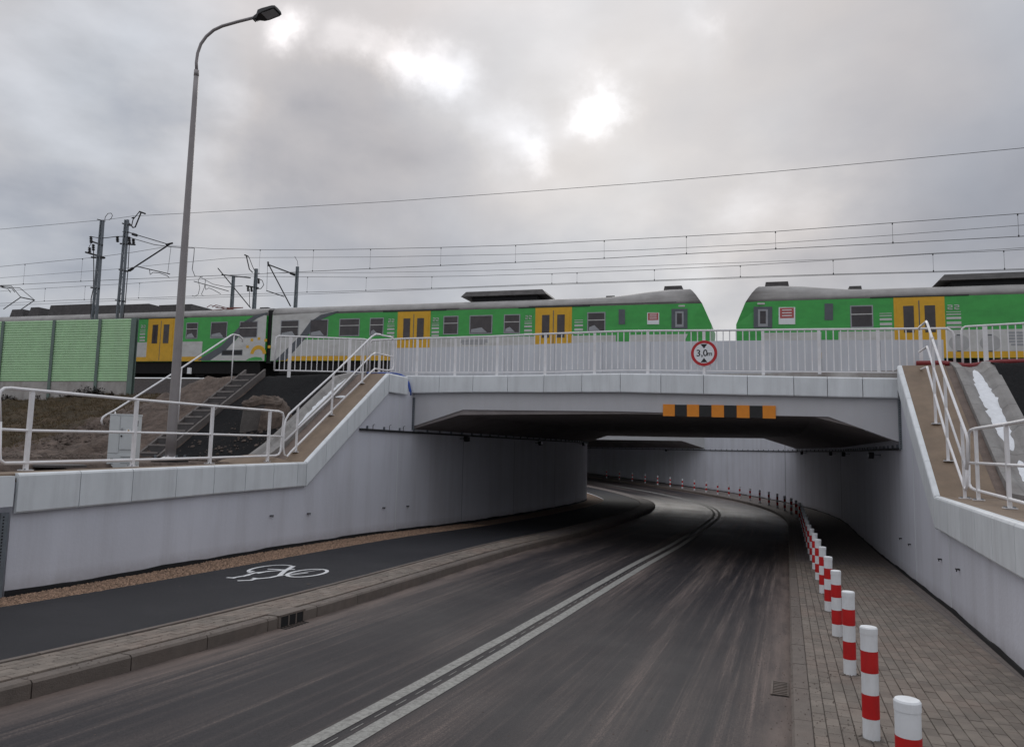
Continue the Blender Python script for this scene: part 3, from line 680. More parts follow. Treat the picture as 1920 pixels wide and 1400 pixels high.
tray(NWL, -1, 14.25, 62, .40, .42, 'thin black cable tray along the left wall under the bridge deck', P3(17, -9))
tray(NWR, 1, 16.5, 90, .19, .31, 'thin dark cable tray along the right and far curved wall', P3(17, 2.1))

# ================================================================== BRIDGE DECKS
def wall_u(nf, v):                 # where the wall crosses the line v = const
    lo, hi = 10.0, 100.0
    for _ in range(50):
        m_ = (lo+hi)/2; p = xy(m_, nf(m_)); 
        if buv(p[0], p[1])[1] < v: lo = m_
        else: hi = m_
    p = xy(lo, nf(lo)); return buv(p[0], p[1])[0]
def soff(v, u):                    # underside of the deck: springing, haunch, flat
    ul, ur = wall_u(NWL, v)-.02, wall_u(NWR, v)+.02
    return ul, ur
HL, HR = 1.35, 1.62
fp = [bface(*q) for q in ((778, 798), (868, 768), (1163, 771), (1244, 775), (1400, 778), (1553, 781), (1682, 827))]
def sprof(v):
    ul, ur = wall_u(NWL, v)-.01, wall_u(NWR, v)+.01; k = min(1, v/26)
    zl = .46; zr = .36; tl = .83+.08*k; tm = .86+.02*k; tr = .80+.08*k
    return [(ul, zl), (ul+HL, tl), ((ul+ur)/2, tm), (ur-HR, tr), (ur, zr)]
def deck(root, v0, v1, ztop, name='deck_slab'):
    rows = []; n = max(3, int((v1-v0)/2))
    for i in range(n+1):
        v = v0+(v1-v0)*i/n; pr = sprof(v); r = [B3(u, v, z) for u, z in pr]; r += [B3(pr[-1][0]+.3, v, pr[-1][1]), B3(pr[-1][0]+.3, v, ztop), B3(pr[2][0], v, ztop+.05), B3(pr[0][0]-.3, v, ztop), B3(pr[0][0]-.3, v, pr[0][1])]
        rows.append(r)
    mb = MB(); mb.loft(rows, True); k = len(rows[0]); mb.f.append(tuple(range(k))); mb.f.append(tuple(range(len(mb.v)-1, len(mb.v)-k-1, -1)))
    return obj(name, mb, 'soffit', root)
br = empty('rail_bridge', B3(5.5, 13, -2.2), 'near concrete railway bridge deck with pale fascia panels over the road', 'bridge')
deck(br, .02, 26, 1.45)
# front beam: thin facing of the deck edge, following the soffit outline
pr = sprof(0)
ft = [(761, 737), (824, 736), (887, 735), (952, 735), (1020, 735.5), (1091, 735), (1163, 735), (1239, 737), (1319, 738.7), (1401, 740.5), (1488, 742), (1551, 743.7), (1617, 745), (1683, 746)]
tops = [(761, 703.5), (824, 704), (887, 703.8), (952, 703), (1020, 702), (1091, 700.5), (1163, 699.5), (1239, 700.3), (1319, 701.5), (1401, 703.2), (1488, 705), (1551, 706), (1617, 707), (1683, 708)]
fb = [bface(a, b, -.12) for a, b in ft]; ftp = [bface(a, b, -.12) for a, b in tops]
poly = [(fp[0][0], fp[0][1]), (fp[1][0], fp[1][1]), (fp[2][0], fp[2][1]), (fp[4][0], fp[4][1]), (fp[5][0], fp[5][1]), (fp[6][0], fp[6][1]), (11.12, fp[6][1]), (11.12, 1.5), (5.2, 1.55), (-.02, 1.5), (-.02, fp[0][1])]
mb = MB(); mb.prism([B3(u, -.01, z) for u, z in poly], BEV*.5); obj('edge_beam', mb, 'beam', br)
for i in range(len(ftp)-1):
    (u0, t0), (u1, t1) = ftp[i], ftp[i+1]; b0, b1 = fb[i][1], fb[i+1][1]; g_ = .006
    u0 += g_; u1 -= g_
    def pf(u, t, b): return [B3(u, -.05, b), B3(u, -.11, b), B3(u, -.12, b+.02), B3(u, -.12, t-.03), B3(u, -.105, t-.008), B3(u, -.08, t), B3(u, .30, t), B3(u, .30, t-.1), B3(u, -.05, t-.1)]
    mb = MB(); mb.loft([pf(u0, t0, b0), pf(u1, t1, b1)], True); mb.f.append(tuple(range(9))); mb.f.append(tuple(range(17, 8, -1)))
    obj('fascia_panel', mb, 'coping', br)
# deck top and kerb behind the fascia
mb = MB(); mb.hexa([B3(-1.5, .28, 1.3), B3(12.4, .28, 1.3), B3(12.4, 1.32, 1.3), B3(-1.5, 1.32, 1.3)], [B3(-1.5, .28, 1.76), B3(12.4, .28, 1.76), B3(12.4, 1.32, 1.76), B3(-1.5, 1.32, 1.76)]); obj('deck_walkway', mb, 'concrete', br)
# upstand wall holding the ballast, cast in board-marked bays
ut = [(732, 652.5), (800, 651.5), (880, 649.5), (960, 647), (1040, 644), (1130, 641), (1220, 640.3), (1320, 639.3), (1430, 638), (1540, 637.6), (1650, 637.2), (1769, 636.8)]
up = [bface(a, b, 1.35) for a, b in ut]
for i in range(len(up)-1):
    (u0, z0), (u1, z1) = up[i], up[i+1]; mb = MB(); q = .003
    mb.hexa([B3(u0+q, 1.35, 1.5), B3(u1-q, 1.35, 1.5), B3(u1-q, 1.6, 1.5), B3(u0+q, 1.6, 1.5)], [B3(u0+q, 1.35, z0), B3(u1-q, 1.35, z1), B3(u1-q, 1.6, z1), B3(u0+q, 1.6, z0)])
    obj('ballast_wall', mb, 'upst', br)
for px in (946, 1116, 1290, 1452, 1590, 1700):
    u, z = bface(px, 660, 1.345); mb = MB(); mb.box(B3(u, 1.346, 2.0), BDV*.006, BEV*.004, ZV*.42); obj('formwork_line', mb, 'beam', br)
# perforated drip profiles at the two bearing joints
for px, y0, y1, nm in ((776, 745, 806, 'l'), (1686, 748, 842, 'r')):
    a = bface(px, y0, -.03); b = bface(px, y1, -.03); mb = MB(); mb.box((B3(a[0], -.03, a[1])+B3(a[0], -.03, b[1]))/2, BDV*.03, BEV*.01, ZV*(a[1]-b[1])/2); prf = obj('joint_profile', mb, 'galv', br)
    for i in range(int((a[1]-b[1])/.045)):
        mb = MB(); mb.box(B3(a[0], -.043, a[1]-.03-i*.045), BDV*.008, BEV*.003, ZV*.010); obj('slot', mb, 'black', prf)
# second bridge further in
b2 = empty('rail_bridge', B3(5.5, 44, -2.2), 'second, farther concrete bridge deck seen through the underpass', 'bridge')
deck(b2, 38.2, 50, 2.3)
mb = MB(); pr = sprof(38.2); mb.prism([B3(u, 38.18, z) for u, z in pr]+[B3(pr[-1][0], 38.18, 2.35), B3(pr[0][0], 38.18, 2.35)], BEV*.02); obj('edge_beam', mb, 'beam', b2)

# ---- solid ground beside the deck: embankment surface as one sheet per side of the cutting
def H(u, v):
    """embankment height in bridge axes"""
    left = u < 4
    if left:
        t = sstep(-5.0, -13, u); vt = -1.35+t*3.6; zt = 1.74-.10*t-.25*math.exp(-((u+9)/2.5)**2)
        vb = -4.5; z0 = -.36
    else:
        vt = -.35; vb = -3.87; zt = 1.78; z0 = -.58; t = 0
    if v < vb: return z0
    if v < vt: return z0+(zt-z0)*(v-vb)/(vt-vb)
    rb = 2.95-.0167*BD[0]*u
    if left and u < 0 and v < 30: return zt-.25*sstep(3.5, 8, v)+(rb-.35-zt+.25)*sstep(10.5, 13, v)
    if v < 30: return zt+(rb-.35-zt)*sstep(4.2, 7.5, v) if v > 4.2 else zt
    return rb-.35+(-.5-rb+.35)*sstep(52, 58, v)
def terrain(name, nf, sgn, n_out, s0, s1):
    mb = MB(); gr_ = []; rows = []
    ss = list(np.arange(s0, 5, 1.2))+list(np.arange(5, 20, .16))+list(np.arange(20, 110, 1.5))
    offs = [0]
    while offs[-1] < n_out: offs.append(offs[-1]+(.16 if offs[-1] < 12 else .35 if offs[-1] < 22 else 3 if offs[-1] < 60 else 30))
    for s in ss:
        row = []
        for k in offs:
            n = nf(s)+sgn*(.34+k); p = xy(s, n) if (s < S1 or n > -36) else xy(s, -36-.001*k)
            u, v = buv(p[0], p[1]); h = H(u, v)
            rough = sstep(3.8, 5.0, k)*.9 if sgn < 0 else sstep(1.6, 3, k)*.25
            if sgn < 0 and 4.6 < k and v > -5.5:
                rough = 1.0
            nz_ = noise.fractal(Vector((p[0]*.9, p[1]*.9, 0)), 1, 2.1, 5)*.15+noise.fractal(Vector((p[0]*3.5, p[1]*3.5, 3)), .8, 2.2, 4)*.10
            h += nz_*rough*(1-sstep(24, 34, v))
            g_ = 0
            if sgn < 0: g_ = sstep(7.5, 10.5, k)*sstep(-6.5, -3.0, v+0*u)
            # keep clear of the cutting under the decks
            if sgn > 0 and k < 8.3 and 9.2 < s < 17.0: h -= .22*(1-sstep(7.6, 8.3, k))*sstep(9.2, 9.8, s)
            if sgn > 0 and k < 1.2: h -= .2*(1-sstep(15.9, 16.6, s))
            if sgn < 0 and s < 16.4: h -= .22*(1-sstep(3.0, 3.3, k))*(sstep(11.7, 12.2, s) if k > .7 else 1)
            if sgn < 0 and 3.85 < k < 6 and 12 < s < 15.7: h += .08
            if k < .2 and v > 0: h = min(h, 2.2)
            row.append(Vector((p[0], p[1], h))); gr_.append(g_)
        rows.append(row)
    mb.loft(rows); mb.att = {'grass': gr_}
    o = obj(name, mb, 'earth', smooth=True); return tag(o, kind='structure')
terrain('ground_left', NWL, -1, 400, -40, 110); terrain('ground_right', NWR, 1, 400, -40, 110)
# far ground to the horizon, a little below the built levels
mb = MB(); 
for x0, x1, y0, y1 in ((-1500, 1500, 112, 2500),): mb.add([(x0, y0, -.9), (x1, y0, -.9), (x1, y1, -.9), (x0, y1, -.9)], [(0, 1, 2, 3)])
tag(obj('ground', mb, 'earth'), kind='structure')
# ballast bed over decks and embankments
def bed(name, v0, v1, u0, u1):
    mb = MB(); rows = []
    us = np.linspace(u0, u1, 90)
    for v in [v0-1.8, v0, v0+.6, v1-.6, v1, v1+1.8]:
        row = []
        for u in us:
            p = B3(u, v, 0); X = p[0]
            z = 3.965-.0167*X-.85-.16
            if v in (v0-1.8, v1+1.8): z -= 1.3
            elif v in (v0, v1): z -= .28
            row.append(Vector((p[0], p[1], z)))
        rows.append(row)
    mb.loft(rows); return tag(obj(name, mb, 'ballast', smooth=False), kind='structure')

# ================================================================== RAMP SLABS, CHUTES, STAIRS ON THE SLOPES
def slopeZ(side, s): return ztopL(s) if side < 0 else ztopR(s)
def slab(name, m, side, a0, a1, s0, s1, up=.0, th=.12, parent=None, wav=0, ds=.5):
    """flat band on the slope, a0..a1 metres outwards of the wall face"""
    nf = NWL if side < 0 else NWR; mb = MB(); rows = []
    ss = sorted(set([s0, s1]+[k for k in (SL0, SL1, SR0, SR1) if s0 < k < s1]+list(np.arange(s0, s1, ds))))
    for s in ss:
        w0 = wav*noise.noise(Vector((s*2.1, a0, 1))); w1 = wav*noise.noise(Vector((s*2.1, a1, 5)))
        p = xy(s, nf(s)+side*(a0+w0)); q = xy(s, nf(s)+side*(a1+w1)); z = slopeZ(side, s)+up
        rows.append([Vector((p[0], p[1], z-th)), Vector((p[0], p[1], z)), Vector((q[0], q[1], z)), Vector((q[0], q[1], z-th))])
    mb.loft(rows); mb.f.append((0, 1, 2, 3)); k = len(mb.v); mb.f.append((k-1, k-2, k-3, k-4))
    return obj(name, mb, m, parent)
slab('ramp_slab', 'rampslab', -1, -.005, .50, 5.2, 15.9, -.008, .1, wl); slab('rough_edge', 'soilslab', -1, .50, .80, SL0-.6, 15.9, -.03, .1, wl, .03)
slab('ramp_slab', 'rampslab', 1, -.005, .74, 1.0, 16.9, -.008, .1, wr); slab('ramp_edge', 'soilslab', 1, .74, .88, 11.6, 16.6, -.03, .1, wr, .02)
# black bitumen membrane over the slopes
def sheet(name, m, side, a0, a1, s0, s1, up, rough, label=None, cat=None, kind=None, parent=None):
    nf = NWL if side < 0 else NWR; mb = MB(); rows = []
    for s in np.arange(s0, s1+.01, .15):
        row = []
        for a in np.arange(a0, a1+.01, .15):
            p = xy(s, nf(s)+side*a); e = min(1, max(0, min(a-a0, a1-a, )/.3))
            u, v = buv(p[0], p[1]); z = H(u, v)+up+rough*noise.fractal(Vector((p[0]*1.5, p[1]*1.5, 7)), 1, 2, 4)
            row.append(Vector((p[0], p[1], z)))
        rows.append(row)
    mb.loft(rows); o = obj(name, mb, m, parent, smooth=True)
    if label: tag(o, label, cat)
    if kind: o['kind'] = kind
    return o
sheet('bitumen_slope', 'blackslope', -1, 1.28, 3.80, 11.6, 16.6, .03, .03, kind='structure')
sheet('bitumen_slope', 'blackslope', 1, 1.52, 9.0, 9.0, 17.2, .03, .02, kind='structure')
# mud and rubble lying over the lower part of the left membrane
rk = MB(); tint = []
rnd = random.Random(5)
def slope_pt(side, s, a, dz=0):
    nf = NWL if side < 0 else NWR; p = xy(s, nf(s)+side*a); u, v = buv(p[0], p[1]); return Vector((p[0], p[1], H(u, v)+dz))
def clod(mb, c, r, tint, flat=.6):
    k = 6; q = rnd.random(); o = []
    ring = [c+Vector((math.cos(2*math.pi*i/k), math.sin(2*math.pi*i/k), 0))*r*rnd.uniform(.7, 1.25) for i in range(k)]
    ring2 = [c+Vector((math.cos(2*math.pi*i/k+.3), math.sin(2*math.pi*i/k+.3), 0))*r*rnd.uniform(.35, .7)+ZV*r*flat*rnd.uniform(.7, 1.1) for i in range(k)]
    mb.loft([[p-ZV*r*.3 for p in ring], ring, ring2], True); n = len(mb.v); mb.f.append(tuple(range(n-k, n))); tint += [q]*(3*k)
for i in range(2600):
    s = 9.0+rnd.random()*6; a = rnd.uniform(3.9, 9) if rnd.random() < .93 else rnd.uniform(1.3, 3.6)
    if a < 3.9: s = 11.4+abs(rnd.gauss(0, .9))
    clod(rk, slope_pt(-1, s, a, .02), .012+.05*rnd.random()**2.2, tint)
rk.att = {'tint': tint}; tag(obj('soil_clods', rk, 'rock'), kind='stuff')
# soil heap at the foot of the ramp
mb = MB(); c0 = slope_pt(-1, 11.9, .9, -.02); rows = []
for i in range(9):
    r = .62*i/8; rows.append([c0+Vector((math.cos(t)*r*1.3, math.sin(t)*r*.7, .17*(1-(i/8)**1.6)+.02*noise.noise(Vector((math.cos(t)*3*r, math.sin(t)*3*r, 2))))) for t in np.linspace(0, 2*math.pi, 17)[:-1]])
mb.loft(rows, True); tag(obj('soil_heap', mb, 'rampslab', smooth=True), 'low heap of sandy soil at the foot of the left ramp behind the coping', 'soil heap')

def chute(side, a0, a1, s0, s1, label, snow, depth=.10):
    nf = NWL if side < 0 else NWR
    root = empty('drainage_chute', slope_pt(side, s0, (a0+a1)/2), label, 'drainage chute'); n = int((s1-s0)/.55)
    prof = [(0, -.12), (0, .06), (.12, .065), (.2, .05), (.32, .0-depth*.3), (.5, -depth*.5), (.68, -depth*.3), (.8, .05), (.88, .065), (1, .06), (1, -.12)]
    for i in range(n):
        sa = s0+(s1-s0)*i/n+.004; sb = s0+(s1-s0)*(i+1)/n-.004; mb = MB(); rows = []
        for s in (sa, sb):
            rows.append([Vector((*xy(s, nf(s)+side*(a0+(a1-a0)*q)), slopeZ(side, s)+.02+h)) for q, h in prof])
        mb.loft(rows, True); k = len(prof); mb.f.append(tuple(range(k))); mb.f.append(tuple(range(2*k-1, k-1, -1))); obj('channel_unit', mb, 'chute', root)
    for k, (sa, sb, off, w) in enumerate(snow):
        mb = MB(); rows = []
        for s in np.linspace(sa, sb, 40):
            e = math.sqrt(max(0, 1-((s-(sa+sb)/2)/((sb-sa)/2))**2)); row = []
            wl_ = w*e*(1+.35*noise.noise(Vector((s*7, 2, k)))+.25*noise.noise(Vector((s*23, 2, k)))); wr_ = w*e*(1+.35*noise.noise(Vector((s*7, 9, k)))+.25*noise.noise(Vector((s*23, 7, k))))
            for t in np.linspace(-1, 1, 9):
                q = off+(wl_ if t < 0 else wr_)*t*.5; h = .03*(1-t*t)*e-.015+.012*noise.noise(Vector((s*9, q*9, 3)))
                base = float(np.interp(q, [p[0] for p in prof[1:-1]], [p[1] for p in prof[1:-1]]))
                row.append(Vector((*xy(s, nf(s)+side*(a0+(a1-a0)*q)), slopeZ(side, s)+.035+base+h)))
            rows.append(row)
        mb.loft(rows); so_ = obj('snow_patch', mb, 'snow', smooth=True)
        tag(so_, ['long patch of melting snow lying in the upper half of the %s drainage chute', 'patch of melting snow lying in the lower half of the %s drainage chute'][k] % ('left' if side < 0 else 'right'), 'snow')
    return root
chute(-1, .80, 1.30, 12.1, 15.75, 'concrete drainage chute with snow beside the left ramp', [(13.3, 15.2, .40, .42)])
chute(1, .88, 1.55, 10.6, 16.35, 'wide concrete drainage chute with snow beside the right ramp', [(13.55, 15.9, .48, .36), (10.9, 13.35, .52, .36)])
# loose snow flecks on slopes and embankment top
for px, py, r, Y, lab in ((640, 737, .13, 16.9, 'small patch of snow on the black slope beside the left chute'), (1887, 761, .05, 14.0, 'tiny patch of snow on the black slope right of the chute')):
    c = atY(px, py, Y); mb = MB(); k = 10
    s_, n_ = sn(c[0], c[1]); u, v = buv(c[0], c[1]); c[2] = H(u, v)+.045
    ex = Vector((1, -.1, 0)).normalized()*r; ey = Vector((BE[0], BE[1], .66)).normalized()*r*.45
    pts = [c+ex*math.cos(t)*rnd.uniform(.6, 1.2)+ey*math.sin(t)*rnd.uniform(.6, 1.2) for t in np.linspace(0, 5.65, k)]
    mb.add(pts+[c+Vector((0, -.02, .03))], [(i, (i+1) % k, k) for i in range(k)]); tag(obj('snow_patch', mb, 'snow'), lab, 'snow')
mb = MB()
for i in range(130):
    side = rnd.random() < .5
    u = rnd.uniform(-6.5, -3) if side else rnd.uniform(11.6, 17); v = rnd.uniform(-.6, 1.6) if side else rnd.uniform(.5, 2.6)
    c = B3(u, v, H(u, v)+.02); r = rnd.uniform(.02, .08)
    pts = [c+Vector((math.cos(t)*r*rnd.uniform(.6, 1.4), math.sin(t)*r*rnd.uniform(.6, 1.4), 0)) for t in np.linspace(0, 5.4, 7)]
    mb.add(pts+[c+ZV*r*.5], [(j, (j+1) % 7, 7) for j in range(7)])
tag(obj('scattered_snow', mb, 'snow'), kind='stuff')

# stairs up the left slope
st = empty('slope_stairs', slope_pt(-1, 12.1, 4.0), 'steep narrow flight of dark concrete steps up the left embankment, behind the lamp post', 'stairs')
A0, A1 = 3.76, 4.44
NS = 14
def zst(s): return -.12+ZL0+(ZL1-ZL0)*(s-SL0)/(SL1-SL0)
ds = (15.55-12.05)/NS
for i in range(NS):
    sa = 12.05+i*ds; z = zst(sa)+(zst(sa+ds)-zst(sa))+.03
    p = lambda s, a: Vector((*xy(s, NWL(s)-a), 0)); mb = MB()
    mb.hexa([p(sa, A0+.06)+ZV*(z-.35), p(sa, A1-.06)+ZV*(z-.35), p(sa+ds*1.5, A1-.06)+ZV*(z-.35), p(sa+ds*1.5, A0+.06)+ZV*(z-.35)][::-1], [p(sa, A0+.06)+ZV*z, p(sa, A1-.06)+ZV*z, p(sa+ds*1.5, A1-.06)+ZV*z, p(sa+ds*1.5, A0+.06)+ZV*z][::-1])
    stp = obj('step', mb, 'dconc', st)
    mb = MB(); mb.hexa([p(sa-.012, A0+.065)+ZV*(z-.035), p(sa-.012, A1-.065)+ZV*(z-.035), p(sa+.03, A1-.065)+ZV*(z-.035), p(sa+.03, A0+.065)+ZV*(z-.035)], [p(sa-.012, A0+.065)+ZV*(z+.004), p(sa-.012, A1-.065)+ZV*(z+.004), p(sa+.03, A1-.065)+ZV*(z+.004), p(sa+.03, A0+.065)+ZV*(z+.004)])
    obj('nosing', mb, 'stairn', stp)
for a in (A0, A1-.06):
    mb = MB(); mb.loft([[p(s, a)+ZV*(zst(s)-.3), p(s, a)+ZV*(zst(s)+.15), p(s, a+.06)+ZV*(zst(s)+.15), p(s, a+.06)+ZV*(zst(s)-.3)] for s in (11.95, 15.6)], True); mb.f += [(0, 1, 2, 3), (7, 6, 5, 4)]
    obj('stringer', mb, 'stairc', st)
# stair handrail
def rail_thing(name, label, loc): return empty(name, loc, label, 'railing')
def tubes(root, name, pts, r, n=8): mb = MB(); mb.tube(pts, r, n); return obj(name, mb, 'steel', root, smooth=True)
def s_at(px, py, a):               # sight line meets the vertical plane at a metres left of the left wall
    P, s = cross_n(px, py, lambda s: NWL(s)-a); return Vector(P)
hr = rail_thing('stair_handrail', 'thin white tubular handrail with drooping end beside the embankment stairs', slope_pt(-1, 13, 4.4))
hp = [(192, 797), (190, 788), (193, 782), (200, 777), (215, 769), (340, 690), (434, 628), (437, 627), (448, 629), (454, 634), (455, 641)]
ha = lambda x: (4.42 if x < 437 else 4.42)
tubes(hr, 'handrail', [s_at(x, y, 4.45) for x, y in hp], .021)
for (xa, ya, xb, yb) in ((340.5, 690, 334, 770), (439, 628, 434.5, 697), (216, 771, 216, 800)):
    a = s_at(xa, ya, 4.45); b = s_at(xb, yb, 4.45); b = Vector((a[0], a[1], b[2]-.35)); tubes(hr, 'post', [a, b], .016)

# old concrete block on the membrane
c = atY(493, 792, 16.6)
cb_ = empty('concrete_block', c, 'weathered old concrete block with a broken earthy top, half sunk in the black slope', 'concrete block')
def blob(rows_, amp, fq, seed, cx0=0, cy0=0):
    mb = MB(); rows = []
    for h, w, d in rows_:
        ring = []
        for i in range(40):
            t = 2*math.pi*i/40; sg_ = lambda q: math.copysign(abs(q)**.22, q); x = sg_(math.cos(t))*w; y = sg_(math.sin(t))*d
            q = 1+amp*noise.noise(Vector((x*fq, y*fq, h*fq+seed))); ring.append(Vector((c[0]+cx0+x*q, c[1]+cy0+y*q, c[2]+h+amp*.8*noise.noise(Vector((x*fq, y*fq, seed+9))))))
        rows.append(ring)
    mb.loft(rows, True); k = len(mb.v); mb.f.append(tuple(range(k-40, k))); return mb
obj('base', blob([(-.35, .44, .28), (-.1, .43, .27), (.2, .41, .26), (.40, .40, .25)], .03, 3, 1), 'blockc', cb_)
obj('broken_top', blob([(.36, .40, .26), (.42, .44, .28), (.49, .42, .27), (.545, .36, .22), (.57, .25, .14)], .16, 7, 3, .04), 'blockt', cb_)
obj('spoil', blob([(-.4, .40, .25), (.1, .34, .22), (.26, .28, .18), (.36, .2, .12), (.42, .1, .06)], .30, 5, 8, .36, -.12), 'blockt', cb_)
# loose rubble and mud under the block
rb2 = MB(); tint2 = []; sv_ = rnd
for i in range(190):
    s_ = 12.9+rnd.gauss(0, .55); a = 2.0+rnd.gauss(0, .55)
    if a < 1.4 or a > 3.4 or s_ < 11.8 or s_ > 14.4: continue
    clod(rb2, slope_pt(-1, s_, a, .035), .010+.035*rnd.random()**2.5, tint2)
rb2.att = {'tint': tint2}; tag(obj('rubble', rb2, 'rock'), kind='stuff')

# ================================================================== RAILINGS
def flat_post(root, base, h, w=.028, d=.012, ax=None, name='post'):
    ax = ax or BDV; mb = MB(); mb.box(Vector(base)+ZV*h/2, ax*w, Vector((-ax[1], ax[0], 0))*d, ZV*h/2); return obj(name, mb, 'steel', root)
def plate(root, c, ax, r=.065, slope=0):
    ay = Vector((-ax[1], ax[0], 0)); ay = (ay+ZV*slope).normalized(); az = ax.cross(ay).normalized(); mb = MB(); mb.box(c+az*.008, ax*r, ay*r, az*.006); o = obj('base_plate', mb, 'steel', root)
    for i in (-1, 1):
        for j in (-1, 1): m2 = MB(); m2.tube([c+ax*r*.65*i+ay*r*.65*j+az*.012, c+ax*r*.65*i+ay*r*.65*j+az*.028], .011, 6); obj('bolt', m2, 'galv', o)
# --- bridge parapet
bp_ = rail_thing('bridge_railing', 'long white baluster railing along the bridge deck edge above the fascia panels', B3(5, .1, 1.8))
V = .12
rt = [bface(a, b, V) for a, b in ((695, 638), (762, 634.5), (840, 632.8), (920, 630.5), (1020, 626), (1100, 623), (1165, 620.7), (1214, 620), (1320, 619.4), (1430, 618.4), (1536, 617.4), (1647, 616.8), (1720, 616), (1784, 615.3))]
rb_ = [bface(a, b, V) for a, b in ((695, 697), (762, 697.3), (840, 697.2), (920, 697.3), (1020, 696.5), (1115, 694), (1165, 693), (1214, 693), (1320, 694), (1430, 695), (1536, 696), (1647, 697), (1720, 697.6), (1791, 698))]
zt_ = lambda u: float(np.interp(u, [q[0] for q in rt], [q[1] for q in rt])); zb_ = lambda u: float(np.interp(u, [q[0] for q in rb_], [q[1] for q in rb_]))
uL = rt[0][0]; uR = rb_[-1][0]
pts = [B3(uL, V, zb_(uL)), B3(uL, V, zt_(uL)-.09), B3(uL+.02, V, zt_(uL)-.03), B3(uL+.08, V, zt_(uL))]+[B3(u, V, z) for u, z in rt[1:-1]]+[B3(uR-.10, V, zt_(uR)), B3(uR-.03, V, zt_(uR)-.06), B3(uR, V, zt_(uR)-.13), B3(uR, V, zb_(uR))]
mb = MB(); mb.tube(pts, .024, 8); obj('top_rail', mb, 'steel', bp_, smooth=True)
mb = MB()
for (u0, z0), (u1, z1) in zip(rb_[:-1], rb_[1:]): mb.hexa([B3(u0, V-.02, z0-.02), B3(u1, V-.02, z1-.02), B3(u1, V+.02, z1-.02), B3(u0, V+.02, z0-.02)], [B3(u0, V-.02, z0), B3(u1, V-.02, z1), B3(u1, V+.02, z1), B3(u0, V+.02, z0)])
obj('bottom_rail', mb, 'steel', bp_)
ppx = [712, 782.5, 854, 932.5, 1022.5, 1115, 1214.5, 1320, 1430.6, 1536, 1647, 1727, 1762]
pu = [bface(x, 660, V)[0] for x in ppx]
for u in pu: flat_post(bp_, B3(u, V, 1.70), zt_(u)-1.70, .032, .012)
bal = None; edges = [uL]+pu+[uR]
for a, b in zip(edges[:-1], edges[1:]):
    k = max(1, round((b-a)/.135))
    for i in range(1, k):
        u = a+(b-a)*i/k; z0, z1 = zb_(u), zt_(u)
        mb = MB(); mb.box(B3(u, V, (z0+z1)/2), BDV*.011, BEV*.006, ZV*(z1-z0)/2)
        if bal is None: bal = obj('baluster', mb, 'steel', bp_, loc=B3(u, V, (z0+z1)/2))
        else: inst(bal, 'baluster', B3(u, V, (z0+z1)/2), bp_)
# --- free-standing baluster sections on the embankments
def section(root, P, Q, zbP, ztP, zbQ, ztQ, posts, step=.135, curved=True, foot=.10, rad=.022):
    """P,Q plan ends; posts as fractions"""
    d = Vector((Q[0]-P[0], Q[1]-P[1], 0)); Ln = d.length; ax = d.normalized(); pt = lambda f, z: Vector((P[0]+d[0]*f, P[1]+d[1]*f, z))
    zt = lambda f: ztP+(ztQ-ztP)*f; zb = lambda f: zbP+(zbQ-zbP)*f; e = .07/Ln
    mb = MB(); mb.tube([pt(0, zb(0)), pt(0, zt(0)-.10), pt(e*.3, zt(0)-.03), pt(e, zt(e)), pt(1-e, zt(1-e)), pt(1-e*.3, zt(1)-.03), pt(1, zt(1)-.10), pt(1, zb(1))], rad, 8); obj('frame', mb, 'steel', root, smooth=True)
    mb = MB(); mb.tube([pt(0, zb(0)), pt(1, zb(1))], .018, 6); obj('bottom_rail', mb, 'steel', root)
    for f in posts: flat_post(root, pt(f, zb(f)-foot), zt(f)-zb(f)+foot, .04, .014, ax)
    ed = [0]+list(posts)+[1]; first = None
    for a, b in zip(ed[:-1], ed[1:]):
        k = max(1, round((b-a)*Ln/step))
        for i in range(1, k):
            f = a+(b-a)*i/k; c = pt(f, (zb(f)+zt(f))/2)
            if first is None: m2 = MB(); m2.box(c, ax*.010, Vector((-ax[1], ax[0], 0))*.006, ZV*(zt(f)-zb(f))/2); first = obj('baluster', m2, 'steel', root, loc=c)
            else: inst(first, 'baluster', c, root)
r1 = rail_thing('embankment_railing', 'white baluster railing section on top of the left slope, before the bridge', atY(600, 695, 18.6))
a, b = atY(514, 694, 18.0), atY(687, 698, 18.9); a2, b2_ = atY(521, 629.5, 18.0), atY(687, 636, 18.9)
section(r1, a, b, a[2], a2[2], b[2], b2_[2], [.155, .80], .14, foot=.17)
r2 = rail_thing('embankment_railing', 'white baluster railing on the right embankment, right of the bridge railing', B3(14, .1, 1.8))
def bz(px, py, v): u, z = bface(px, py, v); return B3(u, v, z)
a, b = bz(1806, 697, V), bz(2080, 692, V); a2, b2_ = bz(1806, 612.5, V), bz(2080, 597, V)
section(r2, a, b, a[2], a2[2], b[2], b2_[2], [.17, .55, .9], .135, foot=.04)

